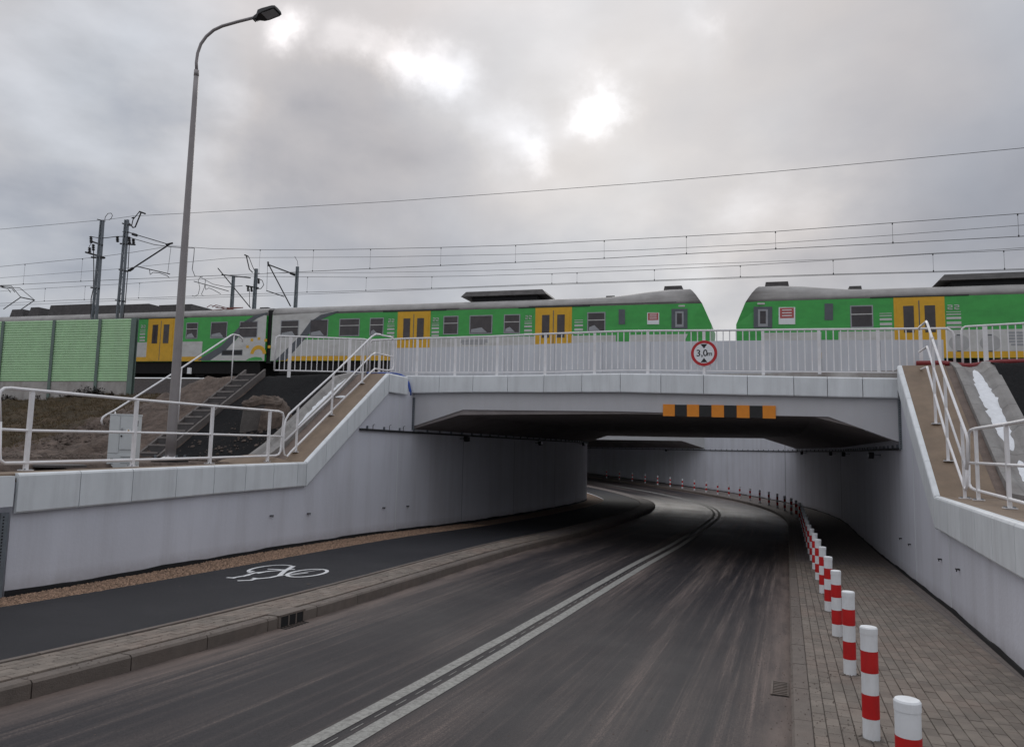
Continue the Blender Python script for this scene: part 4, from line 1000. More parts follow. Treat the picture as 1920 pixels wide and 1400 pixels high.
# --- three-rail tubular railings on the level wall tops
def level_railing(label, ends, posts, loc, planes, closed=(True, True)):
    root = rail_thing('wall_railing', label, loc)
    for nm, pts in planes: tubes(root, nm, pts, .024)
    for (base, top) in posts:
        flat_post(root, base, top[2]-base[2], .026, .02, UXV); plate(root, Vector(base), UXV)
    return root
def lr(px, py): # left railing vertical plane, plan through measured posts
    Ys = {55: 9.55, 255: 11.2, 398: 12.86, 505.6: 14.35}; return None
nL = lambda s: NWL(s)-.48
def LP(px, py): P, s = cross_n(px, py, nL); return Vector(P)
top = [(0, 790), (-2, 745), (1, 733), (8, 728), (20, 727.5), (68, 732), (255, 749), (398, 761), (505, 769.5), (523, 771), (530, 774), (532, 782), (526, 846), (522, 852), (516, 854), (398, 858), (255, 862), (55, 867), (8, 868), (0, 862), (-1, 850), (0, 790)]
mid = [(0, 804.5), (55, 807), (255, 810.5), (398, 814), (505, 817), (529, 818)]
root = rail_thing('wall_railing', 'white three-rail tubular railing on top of the left retaining wall, in front of the cabinet', LP(255, 870))
tubes(root, 'frame', [LP(*q) for q in top], .022); tubes(root, 'middle_rail', [LP(*q) for q in mid], .018)
for px, py in ((61, 732), (257, 749.5), (399.5, 761), (506.5, 770)):
    t = LP(px, py); s_, n_ = sn(t[0], t[1]); z = ztopL(s_)-.005; flat_post(root, (t[0], t[1], z), t[2]-z, .026, .02, UXV); plate(root, Vector((t[0], t[1], z)), UXV)
nR = lambda s: NWR(s)+.34
def RP(px, py): P, s = cross_n(px, py, nR); return Vector(P)
top = [(1816, 870), (1816, 812), (1820, 806), (1828, 803.5), (1884, 795.5), (1920, 789), (1990, 776)]
mid = [(1816, 867), (1884, 871), (1920, 873), (1990, 877)]; bot = [(1816, 866), (1817, 906), (1821, 914), (1828, 918), (1884, 933), (1920, 943), (1990, 962)]
root = rail_thing('wall_railing', 'white three-rail tubular railing on top of the right retaining wall at the right edge', RP(1830, 930))
for nm, q in (('top_rail', top), ('middle_rail', mid), ('bottom_rail', bot)): tubes(root, nm, [RP(*w) for w in q], .022 if nm != 'middle_rail' else .018)
for px, py in ((1829, 804), (1886, 796), (1975, 779)):
    t = RP(px, py); z = ZR0-.005; flat_post(root, (t[0], t[1], z), t[2]-z, .026, .02, UXV); plate(root, Vector((t[0], t[1], z)), UXV)
# --- sloping ramp railings
nLr = lambda s: NWL(s)-.40
def LQ(px, py): P, s = cross_n(px, py, nLr); return Vector(P)
root = rail_thing('ramp_railing', 'white three-rail tubular railing climbing the left ramp up to the bridge', LQ(621, 781))
tubes(root, 'frame', [LQ(*q) for q in ((621, 770.5), (546, 846), (538, 856), (533, 852), (531, 838), (533, 800), (536, 786), (542, 776), (625, 701), (697, 631), (705, 626), (713, 627))]+[], .021)
# upper returns: they bend back level towards the bridge
def ret(P, dx, dy): return None
e0 = LQ(708, 626); ex_ = B3(bface(738, 634, .02)[0], -.0, 0)
def RT(px, py, f):      # return piece runs from ramp plane to bridge plane; f blends between both
    a = LQ(704, py); b = bz(738, py, -.02); t = f; q = Vector((a[0]*(1-t)+b[0]*t, a[1]*(1-t)+b[1]*t, 0)); r = ray(px, py); k = (q[1])/r[1]; return Vector((q[0], q[1], r[2]*k))
tubes(root, 'upper_return', [LQ(705, 626), RT(731, 631.5, .82), RT(738, 634.5, .97), RT(740, 642, 1.0), RT(739, 685, 1.0), RT(735, 693, .95), RT(724, 694.5, .6), LQ(703, 691)], .021)
tubes(root, 'lower_rail', [LQ(621, 770.5), LQ(698, 695), LQ(703, 691)], .020); tubes(root, 'middle_rail', [LQ(534, 826), LQ(621, 745), LQ(697, 665), LQ(703, 661.5)], .018)
tubes(root, 'middle_return', [LQ(703, 661.5), RT(738, 669, 1.0)], .018)
for x0, y0, x1, y1 in ((559, 762, 554, 850), (625, 702, 621, 781), (682, 646.5, 678.6, 721.5)):
    t = LQ(x0, y0); s_, n_ = sn(t[0], t[1]); z = ztopL(s_)-.01; flat_post(root, (t[0], t[1], z), t[2]-z, .014, .02, UXV); plate(root, Vector((t[0], t[1], z)), NXV, .07, .0)
nRr = lambda s: NWR(s)+.26
def RQ(px, py): P, s = cross_n(px, py, nRr); return Vector(P)
root = rail_thing('ramp_railing', 'white three-rail tubular railing climbing the right ramp up to the bridge', RQ(1773, 809))
def RT2(px, py, f):
    a = RQ(1738, py); b = bz(1723, py, .0); q = Vector((a[0]*(1-f)+b[0]*f, a[1]*(1-f)+b[1]*f, 0)); r = ray(px, py); k = q[1]/r[1]; return Vector((q[0], q[1], r[2]*k))
tubes(root, 'upper_rail', [RQ(1813, 880), RQ(1814, 825), RQ(1812, 814), RQ(1770, 700), RQ(1739, 607), RQ(1737, 602.5)], .021)
tubes(root, 'upper_return', [RQ(1737, 602.5), RT2(1724, 613.5, .95), RT2(1722, 618, 1.0)], .021)
tubes(root, 'middle_rail', [RQ(1812, 878), RQ(1773, 762), RQ(1740, 655), RQ(1738.5, 649.5)], .018); tubes(root, 'middle_return', [RQ(1738.5, 649.5), RT2(1723, 660, 1.0)], .018)
tubes(root, 'lower_rail', [RQ(1813, 880), RQ(1813.5, 910), RQ(1811.5, 917), RQ(1808, 913), RQ(1773, 812), RQ(1740, 694), RQ(1738.5, 687.5)], .020); tubes(root, 'lower_return', [RQ(1738.5, 687.5), RT2(1724, 694, 1.0)], .018)
for x0, y0 in ((1748.5, 632), (1771.5, 706), (1803.5, 793)):
    t = RQ(x0, y0); s_, n_ = sn(t[0], t[1]); z = ztopR(s_)-.01; flat_post(root, (t[0], t[1], z), t[2]-z, .014, .02, UXV); plate(root, Vector((t[0], t[1], z)), NXV, .07, .0)

# ================================================================== BOLLARDS
def bollard(loc, n=24, detail=True):
    root = empty('bollard', loc, 'x', 'bollard', 'red and white bollards along the right kerb')
    c = Vector(loc); R_ = .052; hs = [0, .155, .31, .45, .60, .75]
    cols = ['bollw', 'bollr', 'bollw', 'bollr', 'bollw']; hs = [-.05, .138, .288, .425, .562, .70]
    for i in range(5):
        mb = MB(); r = R_ if cols[i] == 'bollw' else R_+.001; mb.loft([[c+Vector((r*math.cos(2*math.pi*j/n), r*math.sin(2*math.pi*j/n), h)) for j in range(n)] for h in (hs[i], hs[i+1])], True); obj('red_band' if cols[i] == 'bollr' else 'white_band', mb, cols[i], root, smooth=True)
    mb = MB(); mb.lathe(c, [(R_+.0025, .668), (R_+.0025, .705), (R_-.003, .713), (R_-.006, .7135)], n); cp = obj('cap', mb, 'bollw', root); pass
    mb = MB(); mb.loft([[c+Vector((r*math.cos(2*math.pi*j/n)*(1+.3*math.sin(j*3.7)), r*math.sin(2*math.pi*j/n)*(1+.3*math.sin(j*2.1)), h)) for j in range(n)] for r, h in ((R_*1.55, .001), (R_*1.02, .012))], True); obj('mortar_collar', mb, 'kerb', root)
    return root
b0 = None
rb = random.Random(11)
NB = 36
pos = [(5.5-1.78+1.78*i) for i in range(NB)]
ordn = ['nearest', 'second', 'third', 'fourth', 'fifth', 'sixth', 'seventh', 'eighth', 'ninth', 'tenth', 'eleventh', 'twelfth', 'thirteenth', 'fourteenth', 'fifteenth', 'sixteenth', 'seventeenth', 'eighteenth', 'nineteenth', 'twentieth']
for i, s in enumerate(pos):
    p = P3(s, .485)
    if i == 0: p = P3(3.70, .47)
    if b0 is None: b0 = bollard(p); o = b0
    else: o = copy_tree(b0); o.location = p
    if i > 1: o.rotation_euler = (math.radians(rb.uniform(-.7, .7)), math.radians(rb.uniform(-.7, .7)), rb.uniform(0, 6))
    if i == 0: o['label'] = 'nearest red and white bollard, cut off by the bottom edge of the photo'
    elif i < 10: o['label'] = 'red and white striped bollard beside the kerb, %s from the camera' % ordn[i]
    elif i < 17: o['label'] = 'red and white bollard in the overlapping dark part of the row, %s from the camera' % ordn[i]
    else:
        k = NB-1-i
        o['label'] = 'small distant bollard on the far curve, %s from the far end of the row' % (['last', 'second', 'third', 'fourth', 'fifth', 'sixth', 'seventh', 'eighth', 'ninth', 'tenth', 'eleventh', 'twelfth', 'thirteenth', 'fourteenth', 'fifteenth', 'sixteenth', 'seventeenth', 'eighteenth', 'nineteenth'][k]) if k else 'farthest small bollard at the far end of the row on the curve'

# ================================================================== SIGN, HEIGHT BOARD
sg = empty('height_limit_sign', bz(1320, 687, .02), 'round red-rimmed white height limit sign reading 3,0 m on the bridge railing', 'road sign')
uC, zC = bface(1320, 662, .03)
def disc(r0, v0, v1, m, name, k=48):
    mb = MB(); mb.loft([[B3(uC+r0*math.cos(2*math.pi*i/k), v, zC+r0*math.sin(2*math.pi*i/k)) for i in range(k)] for v in (v0, v1)], True); mb.f.append(tuple(range(k))); mb.f.append(tuple(range(2*k-1, k-1, -1))); return obj(name, mb, m, sg)
RS = .258*bface(1344.5, 662, .03)[0]/bface(1344.5, 662, .03)[0]; RS = bface(1344.8, 662, .03)[0]-uC
disc(RS, .03, .045, 'signr', 'rim'); disc(RS*.78, .026, .031, 'signw', 'face'); disc(RS*1.0, .046, .055, 'galv', 'back')
for sgn in (1, -1):
    mb = MB(); h = RS*.76; mb.prism([B3(uC-.075, .0245, zC+sgn*(h-.012)), B3(uC, .0245, zC+sgn*(h-.11)), B3(uC+.075, .0245, zC+sgn*(h-.012))], BEV*.0025); obj('arrow', mb, 'boardk', sg)
def text(body, size, u, z, v, parent, m='boardk', sx=1.0):
    cu = bpy.data.curves.new('lettering', 'FONT'); cu.body = body; cu.size = size; cu.align_x = 'CENTER'; cu.align_y = 'CENTER'; cu.extrude = .001; cu.offset = size*.012
    t = bpy.data.objects.new('lettering', cu); COL.objects.link(t); dg = bpy.context.evaluated_depsgraph_get(); me = bpy.data.meshes.new_from_object(t.evaluated_get(dg)); bpy.data.objects.remove(t)
    o = bpy.data.objects.new('lettering', me); COL.objects.link(o); me.materials.clear(); me.materials.append(M[m]); o.parent = parent
    X = BDV*sx; Yv = ZV; Zv = -BEV; L = B3(u, v, z)-wloc(parent)
    o.matrix_local = Matrix(((X[0], Yv[0], Zv[0], L[0]), (X[1], Yv[1], Zv[1], L[1]), (X[2], Yv[2], Zv[2], L[2]), (0, 0, 0, 1))); return o
text('3,0', .205, uC-.045, zC-.002, .024, sg); text('m', .145, uC+.125, zC-.018, .024, sg)
mb = MB(); mb.box(B3(uC, .065, zC-.35), BDV*.02, BEV*.012, ZV*.35); obj('post', mb, 'steel', sg)
hb_ = empty('height_warning_board', bz(1348, 771, -.03), 'orange and black chequered strip board fixed under the fascia of the near bridge', 'warning board')
x0, x1 = bface(1243, 770, -.04)[0], bface(1454.5, 770, -.04)[0]; zt0, zt1 = bface(1243, 758, -.04)[1], bface(1454, 761, -.04)[1]; zb0, zb1 = bface(1243, 779, -.04)[1], bface(1454, 784, -.04)[1]
for i in range(9):
    f0, f1 = i/9, (i+1)/9; g_ = .0015; q = lambda f, a, b: a+(b-a)*f; ua, ub = q(f0, x0, x1)+g_, q(f1, x0, x1)-g_; hv = -.04-(.004 if i % 2 == 0 else 0); dz = .006 if i % 2 == 0 else 0
    mb = MB(); mb.hexa([B3(ua, hv, q(f0, zb0, zb1)-dz), B3(ub, hv, q(f1, zb0, zb1)-dz), B3(ub, -.012, q(f1, zb0, zb1)-dz), B3(ua, -.012, q(f0, zb0, zb1)-dz)], [B3(ua, hv, q(f0, zt0, zt1)+dz), B3(ub, hv, q(f1, zt0, zt1)+dz), B3(ub, -.012, q(f1, zt0, zt1)+dz), B3(ua, -.012, q(f0, zt0, zt1)+dz)])
    obj('orange_block' if i % 2 == 0 else 'black_block', mb, 'orange' if i % 2 == 0 else 'boardk', hb_)

# floodlights under the trays
def flood(px, py, nf, sgn, lab):
    P, s = cross_n(px, py, nf); P = Vector(P); o = -NXV*sgn; root = empty('floodlight', P, lab, 'floodlight', 'floodlights fixed under the soffit')
    mb = MB(); c = P+o*.16; mb.prism([c+UXV*.11-ZV*.07, c+UXV*.11+ZV*.05, c-UXV*.05+ZV*.07, c-UXV*.11-ZV*.0, c-UXV*.02-ZV*.09], o*.12); obj('housing', mb, 'dark', root)
    mb = MB(); mb.tube([P, P+o*.18, c+ZV*.02], .012, 6); obj('bracket', mb, 'galv', root)
    mb = MB(); mb.box(c+o*.125-UXV*.03, UXV*.06, o*.004, ZV*.05); obj('lens', mb, 'glass', root)
for px, py, t in ((862, 822, 'black floodlight on the left wall, nearest to the bridge front'), (1003, 830, 'black floodlight midway along the dark left wall'), (1086, 832, 'black floodlight near the rounded end of the left wall')): flood(px, py, NWL, -1, t)
for px, py, t in ((1512, 849, 'pale-lensed floodlight on the right wall farthest under the deck'), (1568, 850, 'small dark floodlight on the right wall, second from the far one'), (1594, 851, 'floodlight on the right wall, third from the far one'), (1652, 853, 'floodlight on the right wall nearest the bridge front'), (1254, 844, 'tiny floodlight on the far wall under the second deck')): flood(px, py, NWR, 1, t)

# hoses
mb = MB(); mb.tube([bz(650, 697, .6), bz(690, 699, .35), bz(722, 700, .0), bz(740, 700.5, -.05), bz(752, 703, -.12), bz(760, 708, -.15), bz(766, 718, -.16), bz(769, 732, -.16), bz(769.5, 741, -.15)], .032, 10); tag(obj('blue_hose', mb, 'blue', smooth=True), 'dark blue plastic hose draped over the left end of the fascia', 'hose')
mb = MB(); mb.tube([B3(u, .12+.05*math.sin(u), 1.87-.07*math.exp(-((u-12.35)/.3)**2)) for u in np.arange(11.45, 14.4, .12)], .055, 10); tag(obj('red_pipe', mb, 'redpipe', smooth=True), 'dark red plastic pipe lying at the top of the right chute', 'pipe')

# ================================================================== LAMP, CABINET
Y0 = 13.4
lp = empty('street_lamp', atY(318, 867, Y0), 'tall grey tapered street lamp with curved arm standing behind the left railing', 'street lamp')
bt = atY(318.5, 866, Y0); tp = atY(372, 134, Y0)
bx, by_, bz0 = bt; zt = tp[2]
mb = MB(); k = 14; mb.tube([Vector((bx, by_, bz0+(zt-bz0)*i/k)) for i in range(k+1)], [.092-(.092-.044)*(i/k)**.9 for i in range(k+1)], 20); obj('pole', mb, 'lamp', lp, smooth=True)
armp = []
tp2 = Vector((bx, by_, zt))
dxa = None
for q in ((372, 134), (371.5, 118), (374, 100), (380, 83), (390, 69), (404, 57), (420, 49.5), (450, 41), (482, 33)):
    r = atY(*q, Y0); armp.append(Vector((r[0]-(tp[0]-bx), Y0, r[2])))
mb = MB(); mb.tube(armp, .029, 12); obj('arm', mb, 'lamp', lp, smooth=True)
mb = MB(); mb.tube([tp2-ZV*.1, tp2+ZV*.02], .047, 16); obj('collar', mb, 'lamp', lp, smooth=True)
E_ = armp[-1]; d = Vector((.94, -.25, .18)).normalized(); sd_ = d.cross(ZV).normalized(); upv = sd_.cross(d)
def hd(a, b, c_): return E_+d*a+sd_*b+upv*c_
hdm = MB(); rows = []
for a, w, t, dn in ((-.02, .035, .03, -.03), (.06, .055, .05, -.055), (.13, .12, .085, -.05), (.22, .14, .07, -.045), (.44, .14, .045, -.035), (.50, .12, .03, -.03)):
    rows.append([hd(a, -w, dn), hd(a, -w*.9, t*.6), hd(a, 0, t), hd(a, w*.9, t*.6), hd(a, w, dn), hd(a, 0, dn)])
hdm.loft(rows, True); hdm.f += [tuple(range(6)), tuple(range(35, 29, -1))]; obj('lamp_head', hdm, 'dark', lp)
mb = MB(); mb.hexa([hd(.2, -.11, -.052), hd(.46, -.10, -.042), hd(.46, .10, -.042), hd(.2, .11, -.052)], [hd(.2, -.11, -.046), hd(.46, -.10, -.036), hd(.46, .10, -.036), hd(.2, .11, -.046)]); obj('diffuser', mb, 'tgreyl', lp)
for i in range(3): mb = MB(); mb.tube([hd(-.03+i*.035, -.05, -.05), hd(-.03+i*.035, .05, -.05)], .014, 6); obj('clamp_bolt', mb, 'dark', lp)
base = Vector((bx, by_, bz0))
mb = MB(); mb.box(base+ZV*.02, Vector((.24, 0, 0)), Vector((0, .22, 0)), ZV*.035); obj('footing', mb, 'under', lp)
mb = MB(); mb.lathe(base+ZV*.055, [(.20, 0), (.19, .012), (.10, .05), (.092, .075)], 4); obj('flange', mb, 'steel', lp)
for i, j in ((-1, -1), (1, -1), (-1, 1), (1, 1)): mb = MB(); mb.tube([base+Vector((.19*i, .17*j, .05)), base+Vector((.19*i, .17*j, .13))], .022, 8); obj('anchor_bolt', mb, 'galv', lp)

cb = empty('electric_cabinet', atY(230, 878, 11.7), 'pale grey plastic electrical cabinet with a small yellow warning triangle', 'cabinet')
YC = 11.7; tl, tr_, bl, brr = atY(211, 777, YC), atY(261, 778, YC), atY(203.5, 880, YC), atY(253, 879, YC)
cx = (tl[0]+tr_[0])/2-.03; hw = .205; z0, z1 = bl[2]-.1, tl[2]
FR = Vector((.98, .17, 0)); BK = Vector((-.17, .98, 0)); o0 = Vector((cx, YC, 0))
def cbx(name, a0, a1, zz0, zz1, d0, d1, m='cab', bev=0):
    mb = MB(); mb.box(o0+FR*(a0+a1)/2+BK*(d0+d1)/2+ZV*(zz0+zz1)/2, FR*(a1-a0)/2, BK*(d1-d0)/2, ZV*(zz1-zz0)/2); return obj(name, mb, m, cb, bevel=bev)
cbx('body', -hw, hw, z0, z1-.01, 0, .24, bev=.006); cbx('lid', -hw-.006, hw+.006, z1-.012, z1+.012, -.01, .25, bev=.004)
zz = z1-.02; cbx('side_door', -hw+.006, -.045, z0+.36, zz, -.010, 0, bev=.003); dr = cbx('door', -.035, hw-.006, z0+.42, zz, -.014, 0, bev=.003); cbx('lower_panel', -hw+.006, hw-.006, z0+.08, z0+.34, -.010, 0, bev=.003)
cbx('handle', -.02, .005, zz-.26, zz-.19, -.030, -.014, 'tgreyl'); cbx('lock', -.02, .003, zz-.33, zz-.305, -.026, -.014, 'dark')
for k in range(2): cbx('vent_slot', .0, .14, z0+.30-k*.10, z0+.306-k*.10, -.0125, -.010, 'dark')
for k in range(2): cbx('vent_slot', -.15, -.11, z0+.27-k*.08, z0+.278-k*.08, -.0125, -.010, 'dark')
cc_ = o0+FR*.09-BK*.0165+ZV*(zz-.235); mb = MB(); mb.prism([cc_+FR*-.034-ZV*.03, cc_+FR*.034-ZV*.03, cc_+FR*.034+ZV*.03, cc_+FR*-.034+ZV*.03], BK*.0015); obj('sticker', mb, 'signw', cb)
cc_ = cc_-BK*.0012; mb = MB(); mb.prism([cc_-FR*.028-ZV*.022, cc_+FR*.028-ZV*.022, cc_+ZV*.026], BK*.001); obj('warning_triangle', mb, 'yellow', cb)
cc_ = cc_-BK*.001; mb = MB(); mb.prism([cc_-FR*.006-ZV*.014, cc_+FR*.004-ZV*.014, cc_+FR*.007+ZV*.008, cc_-FR*.002+ZV*.012], BK*.0008); obj('lightning_mark', mb, 'boardk', cb)
cbx('conduit', .21, .225, z1-.18, z1-.09, -.02, 0, 'dark')
# soil access cover by the wall top
mb = MB(); p = atY(92, 879, 10.3); mb.lathe(Vector((p[0], p[1]+.25, -.385)), [(.33, 0), (.33, .03), (.31, .035)], 28); tag(obj('manhole_cover', mb, 'dconc', smooth=False), 'low round manhole cover in the soil behind the left railing', 'manhole cover')

# ================================================================== NOISE BARRIER
PA = atY(-60, 715, 27.6); PB = atY(246, 715, 26.0)
nb_ = empty('noise_barrier', PB, 'pale green ribbed acoustic barrier on a concrete plinth, left of the train', 'noise barrier')
dirn = Vector((PB[0]-PA[0], PB[1]-PA[1], 0)); LnB = dirn.length; nax = dirn.normalized(); nback = Vector((-nax[1], nax[0], 0))
if nback[1] < 0: nback = -nback
def nbx(px):         # px on barrier line -> distance from PB (negative = left)
    r = ray(px, 700); t = ((PB[0])*(-nax[1])+PB[1]*nax[0])/(r[0]*(-nax[1])+r[1]*nax[0]); return (Vector((r[0]*t, r[1]*t, 0))-Vector((PB[0], PB[1], 0))).dot(nax)
def NPt(a, d, z): return Vector((PB[0], PB[1], 0))+nax*a+nback*d+ZV*z
zt_n = atY(246, 597, 26.0)[2]; zb_n = atY(246, 715, 26)[2]; zp_n = zb_n-.62
posts = [-60, 96, 182.5, 246]; posx = [nbx(q) for q in posts]
posx = [posx[1]-(posx[2]-posx[1])*1.15-0]+posx[1:]
posx = [posx[0]-1.9]+posx
for i, a in enumerate(posx):
    mb = MB(); w = .10 if i == len(posx)-1 else .06; zt = zt_n+(0 if i < len(posx)-1 else .02)
    for (a0, a1, d0, d1) in ((a-w, a+w, -.075, -.05), (a-.012, a+.012, -.05, .05), (a-w, a+w, .05, .075)):
        mb.hexa([NPt(a0, d0, zp_n-.3), NPt(a1, d0, zp_n-.3), NPt(a1, d1, zp_n-.3), NPt(a0, d1, zp_n-.3)], [NPt(a0, d0, zt), NPt(a1, d0, zt), NPt(a1, d1, zt), NPt(a0, d1, zt)])
    obj('post', mb, 'npost', nb_)
for a0, a1 in zip(posx[:-1], posx[1:]):
    a0 += .03; a1 -= .03
    mb = MB(); mb.hexa([NPt(a0, -.03, zp_n-.3), NPt(a1, -.03, zp_n-.3), NPt(a1, .04, zp_n-.3), NPt(a0, .04, zp_n-.3)], [NPt(a0, -.03, zb_n-.01), NPt(a1, -.03, zb_n-.01), NPt(a1, .04, zb_n-.01), NPt(a0, .04, zb_n-.01)]); obj('plinth', mb, 'concrete', nb_)
    mb = MB(); mb.hexa([NPt(a0, .0, zb_n), NPt(a1, .0, zb_n), NPt(a1, .045, zb_n), NPt(a0, .045, zb_n)], [NPt(a0, .0, zt_n-.01), NPt(a1, .0, zt_n-.01), NPt(a1, .045, zt_n-.01), NPt(a0, .045, zt_n-.01)]); obj('panel_back', mb, 'npost', nb_)
    K = 25; h = (zt_n-zb_n)/K
    for k in range(K):
        z = zb_n+k*h; mb = MB(); pr_ = [(0, .004), (-.028, .012), (-.034, .03), (-.034, h-.015), (-.026, h-.008), (0, h-.002)]
        mb.loft([[NPt(a_, d_, z+e_) for d_, e_ in pr_] for a_ in (a0, a1)], True); mb.f += [tuple(range(6)), tuple(range(11, 5, -1))]
        obj('slat', mb, 'ngreen', nb_)
# dry weeds before the plinth
wd = MB()
for (px, hh, cnt) in ((178, .42, 26), (195, .36, 22), (150, .25, 14), (220, .22, 10), (30, .28, 14), (45, .2, 10), (168, .3, 14), (90, .2, 8)):
    a = nbx(px); base = NPt(a, -.35, 0); u, v = buv(base[0], base[1]); zz = H(u, v)+.0
    for i in range(cnt):
        b = Vector((base[0]+rnd.gauss(0, .14), base[1]+rnd.gauss(0, .1), zz)); L_ = hh*rnd.uniform(.5, 1.15); ln = Vector((rnd.gauss(0, .3), rnd.gauss(0, .3), 1)).normalized()
        t = b+ln*L_; q = Vector((.011, 0, 0)); wd.add([b-q, b+q, t], [(0, 1, 2)])
        for j in range(7):
            f = rnd.uniform(.35, 1); c = b+ln*L_*f; e = Vector((rnd.gauss(0, 1), rnd.gauss(0, 1), rnd.gauss(.6, .5))).normalized()*rnd.uniform(.05, .11); g2 = Vector((e[1], -e[0], .3*e[0]))*.35; wd.add([c, c+e*.5+g2, c+e, c+e*.5-g2], [(0, 1, 2, 3)])
tag(obj('dry_weeds', wd, 'weed'), kind='stuff')
# dry grass on the left slope
gs = MB(); tint = []
for i in range(15000):
    px = rnd.uniform(-40, 320); py = rnd.uniform(735, 812)
    s = rnd.uniform(11.0, 19.5); a = rnd.uniform(6.5, 17); nn = NWL(s)-a; p = xy(s, nn); u, v = buv(p[0], p[1])
    gq = sstep(7.5, 10.5, a)*sstep(-6.5, -3.0, v)
    if rnd.random() > gq*.9: continue
    z = H(u, v)+noise.fractal(Vector((p[0]*.9, p[1]*.9, 0)), 1, 2.1, 5)*.15+noise.fractal(Vector((p[0]*3.5, p[1]*3.5, 3)), .8, 2.2, 4)*.10-.01
    b = Vector((p[0], p[1], z)); q0 = rnd.random()
    for j in range(3):
        L_ = rnd.uniform(.04, .11); t = b+Vector((rnd.gauss(0, .05), rnd.gauss(0, .05), L_)); q = Vector((.006, 0, 0)); gs.add([b-q, b+q, t], [(0, 1, 2)]); tint += [q0]*3
        b = b+Vector((rnd.gauss(0, .03), rnd.gauss(0, .03), 0))
gs.att = {'tint': tint}; tag(obj('dry_grass', gs, 'grass'), kind='stuff')

# ================================================================== TRACKS
bed('ballast_bed', -0.0, 29.5, -60, 90) if False else None
def trackbed():
    mb = MB(); rows = []
    for w in (-5.5, -2.2, -.6, 9.5, 11.5):
        row = []
        for U in np.linspace(-90, 70, 120):
            p = T3(U, w, -.85-.16)
            if w in (-5.5, 11.5): p[2] -= 1.9
            if w == -2.2: p[2] -= .25
            p[2] += .02*noise.noise(Vector((p[0]*4, p[1]*4, 1)))
            row.append(p)
        rows.append(row)
    mb.loft(rows); return tag(obj('ballast', mb, 'ballast'), kind='structure')
trackbed()
for k, w0 in enumerate((1.42, 5.6)):
    lab = ['railway track carrying the green train', 'second railway track behind the train', 'nearer empty railway track in front of the train'][k]
    tr = empty('railway_track', T3(0, w0, -1.0), lab, 'railway track')
    for w in (w0-.75, w0+.75):
        mb = MB(); pr = [(-.07, -1.0), (.07, -1.0), (.07, -.985), (.012, -.97), (.012, -.885), (.035, -.875), (.035, -.85), (-.035, -.85), (-.035, -.875), (-.012, -.885), (-.012, -.97), (-.07, -.985)]
        mb.loft([[T3(U, w+a, z) for a, z in pr] for U in np.linspace(-80, 60, 15)], True); obj('rail', mb, 'rail', tr)
    sl = MB()
    for U in np.arange(-60, 45, .62): c = T3(U, w0, -1.04); dx = (T3(U+1, w0, -1.04)-c).normalized(); dy = Vector((-dx[1], dx[0], 0)); sl.box(c, dx*.12, dy*1.25, ZV*.06)
    obj('sleepers', sl, 'dconc', tr, kind='stuff')

# ================================================================== TRAIN
HB = 2.70
def side_poly(name, pts, m, parent, proud=.006, th=.02):       # pts in (U, z) on the near side
    pts = [Vector((U, 0, z)) for U, z in pts]; k = len(pts)
    mb = MB(); fr = [T3(p[0], -proud, p[2]) for p in pts]; bk = [T3(p[0], th-proud, p[2]) for p in pts]
    mb.add(fr+bk, [tuple(range(k))[::-1], tuple(range(k, 2*k))]+[(i, (i+1) % k, (i+1) % k+k, i+k) for i in range(k)]); return obj(name, mb, m, parent)
def tq(px, py): return tface(px, py)
def body(parent, Ua, Ub, cabL=False, cabR=False, m='green'):
    WID = 2.8
    # (w, z) ring, near side first
    low = [(0, 0), (0, 1.2), (0, 2.36), (.02, 2.40)]
    ring = [(.12, -.02), (0, 0), (0, 2.34)]
    roof = [(0, 2.34), (.02, 2.48), (.09, 2.62), (.24, 2.73), (.5, 2.80), (.9, 2.84), (1.4, 2.86), (1.9, 2.84), (2.3, 2.80), (2.56, 2.73), (2.71, 2.62), (2.78, 2.48), (2.8, 2.34)]
    def sec(U, z, side):     # nose slant: ends lean back with height
        if side == 'R' and cabR: return U-max(0, z-1.45)*.42-1.3*max(0, z-2.38)**1.6-(.10 if z < .1 else 0)
        if side == 'L' and cabL: return U+max(0, z-1.45)*.42+1.3*max(0, z-2.38)**1.6
        return U
    def build(ringp, mm, name, closed=True, bulge=0):
        mb = MB(); N_ = 24; rows = []
        for i in range(N_+1):
            f = i/N_; row = []
            for w, z in ringp:
                a = sec(Ua, z, 'L'); b = sec(Ub, z, 'R'); U = a+(b-a)*f
                zz = z
                if z > 2.5:
                    if cabR: zz += .17*sstep(4.8, 1.6, Ub-U)*(z-2.5)/.2
                    if cabL: zz += .17*sstep(4.8, 1.6, U-Ua)*(z-2.5)/.2
                dw = 0
                # rounded cab in plan
                if cabR and Ub-U < 1.1: dw = .20*((1.1-(Ub-U))/1.1)**2
                if cabL and U-Ua < 1.1: dw = .20*((1.1-(U-Ua))/1.1)**2
                ww = w+(dw if w < 1.4 else -dw)
                row.append(T3(U, ww, zz))
            rows.append(row)
        mb.loft(rows, closed); k = len(ringp)
        if closed: mb.f.append(tuple(range(k))); mb.f.append(tuple(range(len(mb.v)-1, len(mb.v)-k-1, -1)))
        return obj(name, mb, mm, parent)
    build([(0, 0), (0, 1.45), (0, 2.34), (2.8, 2.34), (2.8, 1.45), (2.8, 0)], m, 'body'); rf_ = build(roof, 'troof', 'roof'); rf_.data.polygons.foreach_set('use_smooth', [len(p.vertices) == 4 for p in rf_.data.polygons])
    mb = MB(); mb.loft([[T3(U, w, z) for w, z in ((.25, -.62), (.12, -.02), (2.68, -.02), (2.55, -.62))] for U in (Ua+.4, Ub-.4)], True); mb.f += [(0, 1, 2, 3), (7, 6, 5, 4)]; obj('underframe', mb, 'under', parent)
